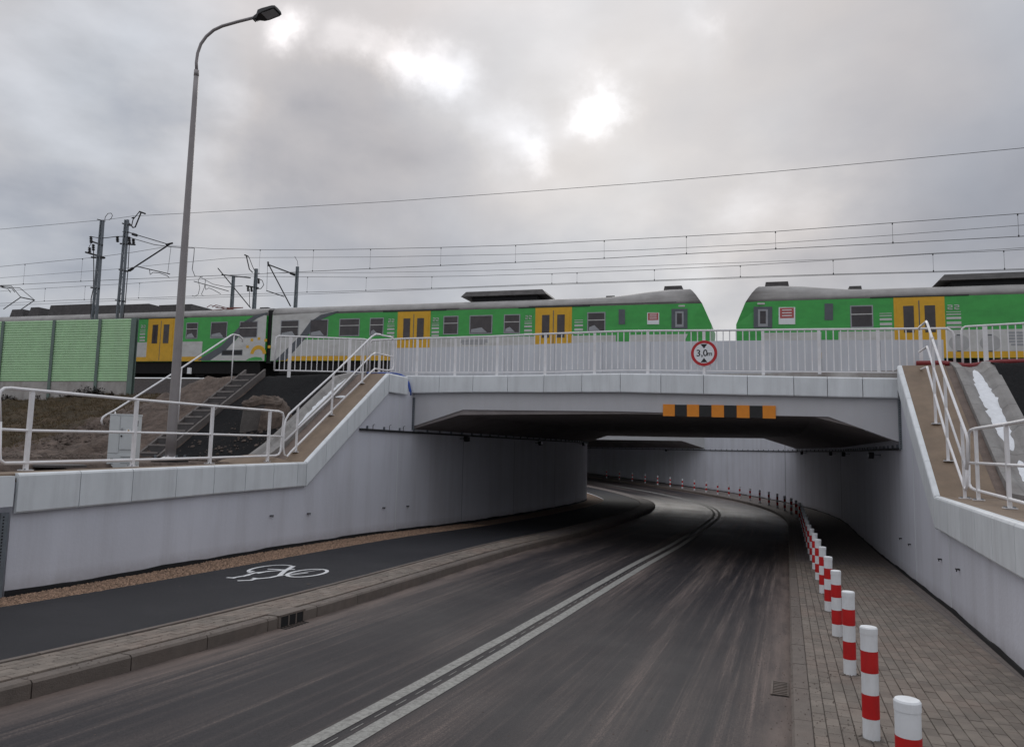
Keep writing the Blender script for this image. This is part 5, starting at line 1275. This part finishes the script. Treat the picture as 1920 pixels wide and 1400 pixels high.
def bogie(parent, U):
    root = empty('bogie', T3(U, .3, -.5), None, None); root.parent = parent; root.location = T3(U, .3, -.5)-wloc(parent)
    mb = MB(); c = T3(U, .35, -.42); mb.box(c, (T3(U+1, .35, -.42)-c).normalized()*1.35, Vector((-.3, .95, 0)).normalized()*.12, ZV*.13); obj('bogie_frame', mb, 'under', root)
    for d in (-1.2, 1.2):
        mb = MB(); p = T3(U+d, .45, -.40); ax = (T3(U, 1.45, -.4)-T3(U, .45, -.4)).normalized(); mb.tube([p, p+ax*.13], .43, 20); obj('wheel', mb, 'under', root)
def win(parent, x0, y0, x1, y1, split=True, name='window', frame='tgreyl', glass='glass'):
    a = tq(x0, y0); b = tq(x1, y1); U0_, U1_ = a[0], b[0]; z1_, z0_ = a[1], b[1]
    fr = side_poly(name, [(U0_, z0_), (U1_, z0_), (U1_, z1_), (U0_, z1_)], frame, parent, .012)
    g = .045; gl = side_poly('pane', [(U0_+g, z0_+g), (U1_-g, z0_+g), (U1_-g, z1_-g), (U0_+g, z1_-g)], glass, fr, .016)
    if split: zc = z0_+(z1_-z0_)*.60; side_poly('sash_bar', [(U0_+.02, zc-.018), (U1_-.02, zc-.018), (U1_-.02, zc+.018), (U0_+.02, zc+.018)], 'twhite', fr, .028, .012)
    return fr
ZG0 = 1.055; ZY = .25; ZW0, ZW1 = 1.20, 2.07     # green above, yellow below; window band
def winU(parent, x0, x1, split=True, **k):
    U0_ = tq(x0, 620)[0]; U1_ = tq(x1, 620)[0]; fr = side_poly('window', [(U0_, ZW0), (U1_, ZW0), (U1_, ZW1), (U0_, ZW1)], 'tgreyl', parent, .012); g = .045
    side_poly('pane', [(U0_+g, ZW0+g), (U1_-g, ZW0+g), (U1_-g, ZW1-g), (U0_+g, ZW1-g)], 'glass', fr, .016)
    if rnd.random() < .6: a = rnd.uniform(.1, .4); side_poly('blind', [(U0_+g+.02, ZW0+g+.02), (U1_-g-.02-a*.5, ZW0+g+.02), (U1_-g-.1-a, ZW0+.30), (U0_+g+.05, ZW0+.22)], 'tgreyl', fr, .018, .003)
    if split: zc = ZW0+.52; side_poly('sash_bar', [(U0_+.02, zc-.018), (U1_-.02, zc-.018), (U1_-.02, zc+.018), (U0_+.02, zc+.018)], 'twhite', fr, .028, .012)
def door(parent, x0, x1):
    U0_ = tq(x0, 620)[0]; U1_ = tq(x1, 620)[0]; z0_, z1_ = .02, 2.33; mid_ = (U0_+U1_)/2
    fr = side_poly('door', [(U0_, z0_), (U1_, z0_), (U1_, z1_), (U0_, z1_)], 'yellow', parent, .010)
    for a, b in ((U0_+.10, mid_-.02), (mid_+.02, U1_-.10)):
        lf = side_poly('door_leaf', [(a, .06), (b, .06), (b, 2.20), (a, 2.20)], 'yellow', fr, .022)
        c = (a+b)/2+(.03 if a < mid_-.1 else -.03); h = (b-a)*.24; side_poly('door_pane', [(c-h, .98), (c+h, .98), (c+h, 2.0), (c-h, 2.0)], 'glass', fr, .030)
    side_poly('door_gap', [(mid_-.018, .06), (mid_+.018, .06), (mid_+.018, 2.2), (mid_-.018, 2.2)], 'tgrey', fr, .020, .01)
    side_poly('door_track', [(U0_-.8, 2.335), (U1_+.8, 2.335), (U1_+.8, 2.375), (U0_-.8, 2.375)], 'dark', parent, .02)
def decal(parent, x0, x1, two=True):
    U0_ = tq(x0, 620)[0]; U1_ = tq(x1, 620)[0]
    for z, h in ((1.12, .085), (1.27, .10), (1.46, .085), (1.62, .04), (1.72, .025)): side_poly('stripe_mark', [(U0_, z), (U1_, z), (U1_, z+h), (U0_, z+h)], 'twhite', parent, .014)
    if two:
        h = (U1_-U0_)*.42
        for k in (0, 1):
            a = U0_+.05+k*h*1.1; z = 1.82
            for (p0, p1, q0, q1) in ((a, a+h*.8, z+.15, z+.18), (a+h*.62, a+h*.8, z+.09, z+.18), (a, a+h*.8, z+.075, z+.10), (a, a+h*.18, z, z+.1), (a, a+h*.8, z, z+.03)): side_poly('class_number', [(p0, q0), (p1, q0), (p1, q1), (p0, q1)], 'twhite', parent, .014)
def bands(parent, Ua, Ub, white=True, yellow=True, cabL=0, cabR=0):
    if white: side_poly('white_band', [(Ua, ZY), (Ub, ZY), (Ub, ZG0), (Ua, ZG0)], 'twhite', parent, .006)
    if yellow: side_poly('yellow_band', [(Ua, .01), (Ub, .01), (Ub, ZY-.002), (Ua, ZY-.002)], 'yellow', parent, .006)
def roofbox(parent, x0, x1, y0, y1, w0=.5, w1=2.3, m='roofbox', name='roof_unit', taper=.12):
    U0_ = tface(x0, (y0+y1)/2, .6)[0]; U1_ = tface(x1, (y0+y1)/2, .6)[0]; zt = tface((x0+x1)/2, y0, .6)[1]; zb = 2.60
    if m == 'roofboxl':
        pl = MB(); pl.hexa([T3(U0_+.5, w0+.2, zb), T3(U1_-.5, w0+.2, zb), T3(U1_-.5, w1-.2, zb), T3(U0_+.5, w1-.2, zb)], [T3(U0_+.5, w0+.2, zt-.2), T3(U1_-.5, w0+.2, zt-.2), T3(U1_-.5, w1-.2, zt-.2), T3(U0_+.5, w1-.2, zt-.2)]); obj('cowl_base', pl, 'black', parent); zb = zt-.24
    mb = MB(); mb.hexa([T3(U0_, w0, zb), T3(U1_, w0, zb), T3(U1_, w1, zb), T3(U0_, w1, zb)], [T3(U0_+taper, w0+.1, zt), T3(U1_-taper, w0+.1, zt), T3(U1_-taper, w1-.1, zt), T3(U0_+taper, w1-.1, zt)]); return obj(name, mb, m, parent)

# -- middle car of the first unit (left)
UA = tq(508, 640)[0]
c1b = UA-.32; c1a = c1b-19.6
car = empty('train_car', T3((c1a+c1b)/2, 1.4, -.85), 'leftmost green, white and yellow train car with pantographs, partly behind the noise barrier', 'train car', 'cars of the green and white electric train')
body(car, c1a, c1b)
x377 = tq(377, 675)[0]
bands(car, c1a, x377+.02)
dg = lambda px, py: tq(px, py)
side_poly('white_livery', [dg(392, 675.5), (c1b-.02, .01), (c1b-.02, 2.335), dg(492, 590), dg(474, 603), dg(460, 618), dg(440, 640)], 'twhite', car, .009)
side_poly('grey_swoosh', [dg(370, 675.6), dg(394, 675.6), dg(424, 656), dg(446, 632), dg(463, 611), dg(480, 598), dg(501, 588.5), dg(501, 585.5), dg(476, 592), dg(458, 603), dg(440, 622), dg(415, 648)], 'tgrey', car, .012)
winU(car, 349, 371); winU(car, 395, 426, False); winU(car, 449, 483); winU(car, 210, 238); door(car, 277.5, 327); decal(car, 263, 273); door(car, 60, 110)
win(car, 416, 656, 454.5, 666, False, 'louvre', 'tgrey', 'dark')
cs = dg(481, 664)
def arc_band(parent, cU, cz, r0, r1, a0, a1, m, proud, k=14):
    pts = [(cU+r0*math.cos(math.radians(a0+(a1-a0)*i/k)), cz+r0*math.sin(math.radians(a0+(a1-a0)*i/k))) for i in range(k+1)]+[(cU+r1*math.cos(math.radians(a1-(a1-a0)*i/k)), cz+r1*math.sin(math.radians(a1-(a1-a0)*i/k))) for i in range(k+1)]
    side_poly('sun_emblem', pts, m, parent, proud)
cU, cz = cs; arc_band(car, cU+.1, cz-.02, .28, .48, 5, 175, 'yellow', .012)
for a, r in ((150, .78), (120, .85), (90, .80), (60, .82), (30, .75)): q = (cU+.1+r*math.cos(math.radians(a)), cz+r*math.sin(math.radians(a))); side_poly('sun_ray', [(q[0]-.08, q[1]-.07), (q[0]+.08, q[1]-.07), (q[0]+.08, q[1]+.07), (q[0]-.08, q[1]+.07)], 'yellow', car, .012)
side_poly('green_leaf', [dg(461, 675.5), dg(468, 671.5), dg(479, 669), dg(490, 670), dg(493, 675.3)], 'green', car, .013)
for a, b in ((92, 175), (180, 282), (295, 362)): roofbox(car, a, b, 571, 580)
roofbox(car, 55, 75, 576, 582); roofbox(car, 20, 46, 580, 585)
bogie(car, c1a+3.2); bogie(car, c1b-3.2)
def panto(parent, px0, px1, up):
    U0_ = tface(px0, 575, 1.4)[0]; U1_ = tface(px1, 575, 1.4)[0]; root = empty('pantograph', T3((U0_+U1_)/2, 1.4, 2.8), None, None); root.parent = parent; root.location = T3((U0_+U1_)/2, 1.4, 2.8)-wloc(parent)
    mb = MB()
    for w in (.9, 1.9): mb.tube([T3(U0_, w, 2.85), T3(U1_, w, 2.85)], .03, 6)
    for U in (U0_, U1_): mb.tube([T3(U, .9, 2.85), T3(U, 1.9, 2.85)], .03, 6); mb.tube([T3(U, 1.0, 2.68), T3(U, 1.0, 2.9)], .05, 8); mb.tube([T3(U, 1.8, 2.68), T3(U, 1.8, 2.9)], .05, 8)
    obj('base_frame', mb, 'rust' if not up else 'dark', root)
    mb = MB()
    if up:
        k1 = tface(52, 560, 1.4); k0 = tface(20, 582, 1.4); k2 = tface(-3, 536, 1.4)
        for w in (.95, 1.85): mb.tube([T3(k0[0], w, k0[1]), T3(k1[0], w, k1[1])], .028, 6); mb.tube([T3(k1[0], w, k1[1]), T3((k1[0]+k2[0])/2+.2, w*.6+.55, k2[1]-.12), T3(k2[0], 1.4+(w-1.4)*.4, k2[1]-.03)], .02, 6)
        mb.tube([T3(k1[0], .95, k1[1]), T3(k1[0], 1.85, k1[1])], .035, 6)
        for dU in (-.25, .12): mb.tube([T3(k2[0]+dU, .4, k2[1]-.2), T3(k2[0]+dU, .6, k2[1]), T3(k2[0]+dU, 2.2, k2[1]), T3(k2[0]+dU, 2.4, k2[1]-.2)], .022, 6)
    else:
        for w in (1.0, 1.8): mb.tube([T3(U0_+.1, w, 2.9), T3(U1_-.1, w, 3.0)], .026, 6); mb.tube([T3(U1_-.1, w, 3.0), T3(U0_+.3, w*.6+.56, 3.08)], .02, 6)
        for dU in (0, .35): mb.tube([T3(U0_+.4+dU, .4, 2.95), T3(U0_+.4+dU, .65, 3.12), T3(U0_+.4+dU, 2.15, 3.12), T3(U0_+.4+dU, 2.4, 2.95)], .02, 6)
    obj('arms', mb, 'dark' if up else 'rust', root)
panto(car, -8, 22, True); panto(car, 402, 468, False)
roofbox(car, 470, 492, 572, 579, 1.1, 1.5)
# -- gangway between the two cars
gw = empty('gangway_bellows', T3(UA-.16, 1.4, 0), 'black rubber bellows joining the two left train cars', 'gangway')
mb = MB(); mb.loft([[T3(U, w, z) for w, z in ((.12, -.1), (.12, 2.62), (1.4, 2.78), (2.68, 2.62), (2.68, -.1))] for U in (UA-.33, UA+.0)], True); mb.f += [(0, 1, 2, 3, 4), (9, 8, 7, 6, 5)]; obj('bellows', mb, 'black', gw)
# -- driving car of the first unit
c2a = UA+.01; c2b = tq(1334, 612)[0]
car = empty('train_car', T3((c2a+c2b)/2, 1.4, -.85), 'central train car with sloping green cab at its right end, above the bridge', 'train car', 'cars of the green and white electric train')
body(car, c2a, c2b, cabR=True)
side_poly('white_livery', [(c2a+.02, .01), dg(522, 675.5), dg(560, 640), dg(583, 612), dg(605, 593), dg(632, 584), (c2a+.02, 2.335)], 'twhite', car, .009)
x522 = dg(522, 675)[0]
side_poly('white_band', [dg(522, 668), (c2b-1.3, ZY), (c2b-.95, ZG0), (dg(565, 640)[0], ZG0)], 'twhite', car, .006); side_poly('yellow_band', [(x522, .01), (c2b-1.3, .01), (c2b-1.3, ZY-.002), (x522, ZY-.002)], 'yellow', car, .006)
side_poly('grey_swoosh', [dg(516, 675.5), dg(536, 675.5), dg(552, 658), dg(578, 628), dg(592, 608), dg(606, 597), dg(634, 585.5), dg(634, 583), dg(602, 590), dg(582, 603), dg(562, 630), dg(537, 655)], 'tgrey', car, .012)
for a, b, s_ in ((526, 560, 1), (581, 615, 0), (636, 674, 1), (693, 719, 1), (831, 859, 1), (880, 923, 0), (944.5, 975, 1), (1101, 1135, 1)): winU(car, a, b, bool(s_))
door(car, 745, 806.5); door(car, 1003.5, 1072)
decal(car, 726, 739.5); decal(car, 809.5, 823); decal(car, 983, 997.5); decal(car, 1077, 1093, False)
side_poly('slit_window', [dg(1160, 608), dg(1172, 608), dg(1172, 580), dg(1160, 580)], 'tgrey', car, .014)
def poster(parent, x0, x1, y0, y1):
    f = side_poly('destination_panel', [dg(x0, y1), dg(x1, y1), dg(x1, y0), dg(x0, y0)], 'signw', parent, .016); a, b = dg(x0, y0), dg(x1, y1); h = a[1]-b[1]; w = b[0]-a[0]
    side_poly('red_print', [(a[0]+.07*w, b[1]+.36*h), (b[0]-.07*w, b[1]+.36*h), (b[0]-.07*w, a[1]-.05*h), (a[0]+.07*w, a[1]-.05*h)], 'posterr', f, .020, .006)
    for k in range(3): z = b[1]+(.48+.16*k)*h; side_poly('print_line', [(a[0]+.2*w, z), (b[0]-.2*w, z), (b[0]-.2*w, z+.05*h), (a[0]+.2*w, z+.05*h)], 'signw', f, .023, .004)
poster(car, 1213.5, 1236, 586, 608)
def cabdoor(parent, x0, x1, y0, y1):
    f = side_poly('cab_window', [dg(x0, y1), dg(x1, y1), dg(x1, y0), dg(x0, y0)], 'tgrey', parent, .016); xm = (x0+x1)/2; w = (x1-x0)*.26; side_poly('pane', [dg(xm-w, y1-3), dg(xm+w, y1-3), dg(xm+w, y0+5), dg(xm-w, y0+5)], 'tgreyl', f, .022)
    side_poly('pane_shade', [dg(xm-w*.6, y1-8), dg(xm+w*.6, y1-8), dg(xm+w*.6, y0+8), dg(xm-w*.6, y0+8)], 'glass', f, .026)
cabdoor(car, 1259, 1289, 579, 616)
side_poly('number_plate', [dg(1272, 575), dg(1284, 575), dg(1284, 572), dg(1272, 572)], 'twhite', car, .014)
side_poly('door_step_panel', [dg(1155, 640), dg(1180, 640), dg(1180, 623), dg(1155, 623)], 'green', car, .012)
roofbox(car, 868, 1027, 546, 562, .35, 2.5, 'roofboxl', taper=.22); roofbox(car, 1239, 1282, 533, 546, .8, 2.0); roofbox(car, 1131, 1151, 551, 556, .9, 1.9, taper=.05)
for px in (670, 790, 1075, 1180): a = tface(px, 560, .1); mb = MB(); mb.loft([[T3(a[0]+d, .03, 2.44), T3(a[0]+d, -.02, 2.40)] for d in (-2.0, 2.0)]); obj('rain_strip', mb, 'dark', car)
def stripes(parent, x0, x1, y0, y1, n): 
    for k in range(n): a = dg(x0+rnd.uniform(0, 6), y0+(y1-y0)*k/n); b = dg(x1-rnd.uniform(0, 8), y0+(y1-y0)*(k+.45)/n); side_poly('lettering_line', [(a[0], b[1]), (b[0], b[1]), (b[0], a[1]), (a[0], a[1])], 'tgreyl', parent, .013)
stripes(car, 862, 917, 637, 647, 3)
bogie(car, c2a+3.2); bogie(car, c2b-3.6)
# front coupler gear between the cabs
# -- second unit
c3a = tq(1380, 612)[0]; c3b = c3a+20.6
car = empty('train_car', T3((c3a+c3b)/2, 1.4, -.85), 'right train car with sloping green cab at its left end, running out of frame', 'train car', 'cars of the green and white electric train')
body(car, c3a, c3b, cabL=True)
side_poly('white_band', [(c3a+.95, ZG0), (c3a+1.3, ZY), (c3b-.1, ZY), (c3b-.1, ZG0)], 'twhite', car, .006); side_poly('yellow_band', [(c3a+1.3, .01), (c3b-.1, .01), (c3b-.1, ZY-.002), (c3a+1.3, ZY-.002)], 'yellow', car, .006)
winU(car, 1595, 1638); winU(car, 1955, 2020); winU(car, 2060, 2130, False); winU(car, 1655+420, 1700+420) if False else None
door(car, 1677, 1773); decal(car, 1650, 1673, False); decal(car, 1775.5, 1803)
side_poly('slit_window', [dg(1546, 600), dg(1562, 600), dg(1562, 569), dg(1546, 569)], 'tgrey', car, .014); poster(car, 1460, 1491, 576, 608); cabdoor(car, 1413, 1448, 575, 615)
side_poly('door_step_panel', [dg(1540, 637), dg(1572, 637), dg(1572, 620), dg(1540, 620)], 'green', car, .012)
side_poly('number_plate', [dg(1420, 571), dg(1434, 571), dg(1434, 567.5), dg(1420, 567.5)], 'twhite', car, .014)
for cx_, k in ((1799, 0), (1857, 1)):
    a = dg(cx_, 643); r = dg(cx_+20, 643)[0]-a[0]; side_poly('round_emblem', [(a[0]+r*math.cos(t), a[1]+r*.9*math.sin(t)) for t in np.linspace(0, 2*math.pi, 25)[:-1]], 'tfaint', car, .012)
    for dz in (.30, -.30): side_poly('dark_mark', [(a[0]-r*.25, a[1]+dz-.02), (a[0]+r*.25, a[1]+dz-.02), (a[0]+r*.25, a[1]+dz+.02), (a[0]-r*.25, a[1]+dz+.02)], 'tgrey', car, .016)
stripes(car, 1890, 1960, 622, 650, 5)
roofbox(car, 1757, 2080, 511, 530, .35, 2.5, 'roofboxl', taper=.22); roofbox(car, 1430, 1484, 525, 540, .8, 2.0); roofbox(car, 1592, 1620, 532, 541, .9, 1.9, taper=.05)
bogie(car, c3a+3.6); bogie(car, c3b-3.2)

# ================================================================== OVERHEAD LINE
def wire(name, pts, w, r, label, m='wire', group='overhead line wires', parent=None):
    P = []
    for px, py in pts:
        rr = ray(px, py); z0 = TZ0+w*TK; t = z0/(rr[1]+TM*rr[0]); P.append(Vector(rr*t))
    mb = MB(); mb.tube(P, r, 5); o = obj(name, mb, m, parent); 
    if label: tag(o, label, 'overhead wire', group)
    return P
def interp(pts, x): return float(np.interp(x, [p[0] for p in pts], [p[1] for p in pts]))
WB = 1.42; WC = 5.6; WN = -3.1
E1 = [(-200, 448), (0, 430), (205, 411.5), (250, 405), (275, 404), (500, 391.5), (730, 378), (960, 361.5), (1200, 343.5), (1440, 323), (1680, 300.5), (1920, 277.5), (2200, 249)]
wire('earth_wire', E1, .3, .011, 'highest single wire rising across the whole sky to the right')
mB = [(-120, 512), (0, 500), (90, 491), (175, 483), (250, 473), (322, 461), (400, 466.5), (488, 468.2), (588, 468.5), (695, 467), (827, 464), (960, 460), (1133, 451), (1287, 443), (1454, 434), (1673, 418), (1908, 401), (2100, 387)]
cB = [(-120, 545), (0, 535), (225, 524), (475, 514), (600, 508), (825, 498), (960, 492.5), (1133, 484.5), (1287, 476), (1454, 467), (1673, 456), (1908, 443.5), (2100, 433)]
wire('messenger_wire', mB, WB, .012, 'upper messenger wire of the catenary over the train'); wire('contact_wire', cB, WB, .013, 'thick contact wire over the train, touched by the raised pantograph')
def droppers(xs, A, B, w, label):
    root = empty('wire_droppers', (0, 0, 0), label, 'droppers', 'thin droppers joining the wires')
    rr = ray(xs[0], interp(A, xs[0])); t = (TZ0+w*TK)/(rr[1]+TM*rr[0]); root.location = Vector(rr*t)
    for x in xs:
        P = []
        for y in (interp(A, x), interp(B, x)):
            rr = ray(x, y); t = (TZ0+w*TK)/(rr[1]+TM*rr[0]); P.append(Vector(rr*t))
        P[1] = Vector((P[0][0], P[0][1], P[1][2])); mb = MB(); mb.tube(P, .006, 4); mb.box(P[0]-ZV*.03, Vector((.02, 0, 0)), Vector((0, .015, 0)), ZV*.04); mb.box(P[1]+ZV*.02, Vector((.02, 0, 0)), Vector((0, .015, 0)), ZV*.04); obj('dropper', mb, 'wire', root)
droppers([47, 155, 488, 588, 695, 827, 967, 1133, 1287, 1454, 1673, 1908], mB, cB, WB, 'thin vertical droppers between the messenger and contact wire over the train')
mA = [(-120, 532), (0, 521), (225, 504), (300, 496), (430, 484), (460, 483), (700, 482), (960, 477), (1200, 468.5), (1440, 457), (1680, 440.5), (1920, 422), (2100, 407)]
wire('messenger_wire', mA, WN, .008, 'faint middle wire between the two uppermost catenary wires')
mC = [(-120, 556), (0, 546), (90, 540), (240, 532), (310, 527), (470, 518), (550, 519), (700, 520), (880, 517.5), (1035, 513), (1227, 505.5), (1388, 498), (1562, 487.5), (1749, 476), (1882, 470), (2100, 456)]
cC = [(-120, 576), (0, 569), (120, 563), (262, 559), (475, 551), (575, 548), (700, 544.5), (880, 538), (1035, 532), (1227, 525.5), (1388, 519.5), (1562, 514), (1749, 509), (1920, 504), (2100, 498)]
mC2 = [(500, 512), (700, 511), (880, 508), (1200, 499), (1562, 486), (1749, 475), (1882, 467), (2100, 452)]
cC2 = [(-120, 580), (0, 573), (262, 562), (475, 555), (700, 547), (880, 539.5), (1200, 528), (1562, 515.5), (1920, 506), (2100, 501)]
wire('messenger_wire', mC, WC, .011, 'messenger wire of the second catenary, just above the train roofs'); wire('contact_wire', cC, WC, .012, 'lower contact wire just above the train roofs')
wire('messenger_wire', mC2, WC+4.3, .010, 'thin messenger wire of the farthest track behind the train'); wire('contact_wire', cC2, WC+4.3, .012, 'contact wire of the farthest track, almost merging with its neighbour')
droppers([85, 160, 262, 577, 687, 810, 1035, 1082, 1227, 1388, 1562, 1749, 1882], mC, cC, WC, 'thin droppers of the second catenary just above the train roofs')

def mast(name, label, pxb, pyb, pxt, pyt, w, wid=.16, hidden=1.2):
    """two-channel lattice mast; base and top from sight lines in the plane w behind the train side"""
    def q(px, py):
        rr = ray(px, py); t = (TZ0+w*TK)/(rr[1]+TM*rr[0]); return Vector(rr*t)
    t_ = q(pxt, pyt); b_ = q(pxb, pyb); b_ = Vector((b_[0], b_[1], b_[2]-hidden)); root = empty(name, b_, label, 'catenary mast')
    ax = (T3(1, 0, 0)-T3(0, 0, 0)).normalized(); ay = Vector((-ax[1], ax[0], 0)); t_ = Vector((b_[0], b_[1], t_[2])); h = t_[2]-b_[2]
    for sgn in (-1, 1):
        mb = MB(); mb.hexa([b_+ax*(sgn*wid-.035)-ay*.08, b_+ax*(sgn*wid+.035)-ay*.08, b_+ax*(sgn*wid+.035)+ay*.08, b_+ax*(sgn*wid-.035)+ay*.08], [t_+ax*(sgn*wid*.55-.03)-ay*.06, t_+ax*(sgn*wid*.55+.03)-ay*.06, t_+ax*(sgn*wid*.55+.03)+ay*.06, t_+ax*(sgn*wid*.55-.03)+ay*.06]); obj('channel', mb, 'galv', root)
    mb = MB(); n = int(h/.42)
    for i in range(n):
        f0, f1 = i/n, (i+1)/n; s0_ = (-1 if i % 2 else 1); mb.tube([b_+ZV*h*f0+ax*s0_*wid*(1-.45*f0)-ay*.06, b_+ZV*h*f1-ax*s0_*wid*(1-.45*f1)-ay*.06], .014, 4)
    mb.box(b_+ZV*(h-.6), ax*wid*.6, ay*.02, ZV*.6); obj('lattice', mb, 'galv', root)
    def Q(px, py): return q(px, py)
    return root, Q, ax, ay
def bars(root, Q, items, ay):
    for it in items:
        nm, pts, r = it[:3]; m = it[3] if len(it) > 3 else 'dark'; mb = MB(); mb.tube([Q(*p)-ay*.02 for p in pts], r*1.25, 6); obj(nm, mb, m, root)
def insulator(root, Q, a, b, n=4):
    A, B = Q(*a), Q(*b); mb = MB(); k = n*2+1; P = []; R_ = []
    for i in range(k): P.append(A+(B-A)*i/(k-1)); R_.append(.09 if i % 2 else .045)
    mb.tube(P, R_, 8); obj('insulator', mb, 'dark', root)
ra, Q, ax, ay = mast('catenary_mast', 'left galvanised lattice mast rising behind the green noise barrier', 177, 597, 191.5, 414, -1.2, .15)
bars(ra, Q, [('bracket', [(161, 473), (197, 483.5)], .04), ('bracket', [(170, 452), (193, 460)], .035), ('clamp', [(172, 482.5), (196, 484)], .04), ('clamp', [(171, 539), (187, 541)], .035), ('clamp', [(183, 411.5), (198, 415)], .02), ('jumper_cable', [(171, 444), (190, 447), (205, 445.5), (220, 443.5), (238, 444)], .016), ('jumper_cable', [(176, 470), (176.5, 505), (176, 540), (171.5, 560), (171, 596)], .02), ('loop_wire', [(197, 413), (198, 407), (203, 400.5), (209, 400), (211.5, 404), (209, 410), (205, 412.5)], .013), ('stay', [(172, 455), (166, 466)], .012)], ay)
insulator(ra, Q, (170.5, 443), (171, 456)); insulator(ra, Q, (168, 474), (168, 464), 3); insulator(ra, Q, (175, 458), (175, 470), 3)
ra, Q, ax, ay = mast('catenary_mast', 'taller lattice mast right of its twin, carrying a cantilever arm and insulators', 223.5, 597, 239.5, 412, -1.2, .16)
bars(ra, Q, [('top_bracket', [(243, 419), (250, 427), (254, 426), (265, 399)], .03), ('top_bracket', [(247, 425), (250, 412), (262, 397), (272, 400)], .02), ('top_clamp', [(262, 397), (273, 401)], .035), ('top_clamp', [(248, 409), (252, 408)], .03),
 ('bracket', [(230, 419), (245, 423)], .03), ('bracket', [(231, 434.5), (243, 436)], .025), ('upper_stay', [(243, 436), (258, 441), (305, 455), (318, 459)], .018), ('stay_coupling', [(249, 439), (257, 441.5)], .06),
 ('cantilever_tube', [(240, 509), (247, 505), (262, 495), (319, 458)], .032), ('tube_insulator', [(243, 507.5), (250, 503)], .06), ('registration_tube', [(259, 500), (319, 514)], .02), ('registration_tube', [(259, 497), (266, 492)], .02), ('steady_arm', [(281, 506), (282, 515), (287, 511), (300, 512), (314, 517), (318, 521)], .014), ('stay_rod', [(321, 464), (315, 512)], .008), ('arm_tip', [(312, 459), (324, 456)], .04), ('clamp', [(224, 505.5), (240, 509)], .035), ('clamp', [(217, 563), (236, 565.5)], .03), ('jumper_cable', [(220, 444), (235, 443), (255, 449), (290, 459), (320, 463), (345, 465), (365, 465.5), (364, 480), (361, 505), (366, 518), (380, 519)], .014), ('down_cable', [(243, 458), (241, 500), (236, 560), (232, 596)], .018), ('bracket', [(226, 457), (254, 459)], .035)], ay)
insulator(ra, Q, (220, 443), (220.5, 454)); insulator(ra, Q, (250, 448), (250.5, 459)); insulator(ra, Q, (242, 444), (243, 457), 4)
ra, Q, ax, ay = mast('catenary_mast', 'short grey mast behind the train, third from the left', 434.5, 574, 436, 517, 8.5, .11, 4)
bars(ra, Q, [('cantilever_tube', [(409, 503), (470, 577)], .03), ('registration_tube', [(416, 515), (428, 516.5), (470, 521)], .03), ('registration_tube', [(364, 527.5), (429, 546)], .02), ('steady_arm', [(385, 534), (386, 543), (392, 540), (400, 543), (414, 551)], .016), ('loop_wire', [(378, 518), (372, 525), (375, 540), (372, 552), (365, 556), (361, 554)], .014), ('loop_wire', [(386, 524), (384, 538), (378, 552), (382, 555)], .014), ('jumper_cable', [(378, 521), (400, 533), (425, 538), (455, 536)], .014)], ay)
ra, Q, ax, ay = mast('catenary_mast', 'lattice mast with brackets and insulators behind the folded pantograph', 476.5, 574, 478.5, 504, 8.5, .12, 4)
bars(ra, Q, [('top_bracket', [(474, 511), (468, 505), (462, 479), (460, 478)], .03), ('top_bracket', [(478, 508), (474, 500), (467, 482)], .02), ('top_clamp', [(459, 478), (466, 481)], .035), ('bracket', [(462, 536), (485, 540)], .04), ('loop_wire', [(484, 522), (492, 526), (495, 534), (490, 541), (480, 542)], .02), ('down_cable', [(468, 542), (468.5, 574)], .016)], ay)
insulator(ra, Q, (465, 535), (465, 546)); insulator(ra, Q, (485, 522), (485, 532)); insulator(ra, Q, (471, 537), (472, 547))
ra, Q, ax, ay = mast('catenary_mast', 'plain dark mast with a triangular bracket, right of the other masts', 554, 573, 556.5, 500, 8.5, .10, 4)
bars(ra, Q, [('top_tube', [(503, 496), (548, 513), (556, 517)], .035), ('tube_insulator', [(545, 512), (553, 515.5)], .07), ('cantilever_tube', [(503, 494), (545, 574)], .035), ('registration_tube', [(500, 545), (533, 556)], .025), ('stay_rod', [(502, 498), (500.5, 545)], .01), ('loop_wire', [(553, 481), (558, 490), (559, 499)], .012), ('arm_tip', [(503, 491), (503.5, 499)], .05)], ay)

# distance marker post and snow by the track at the left
mk = atY(355, 695, 24); tag(obj('marker_post', MB().box(mk, Vector((.05, 0, 0)), Vector((0, .05, 0)), ZV*.10), 'signw'), 'small white marker stub standing behind the dirt crest', 'marker post')
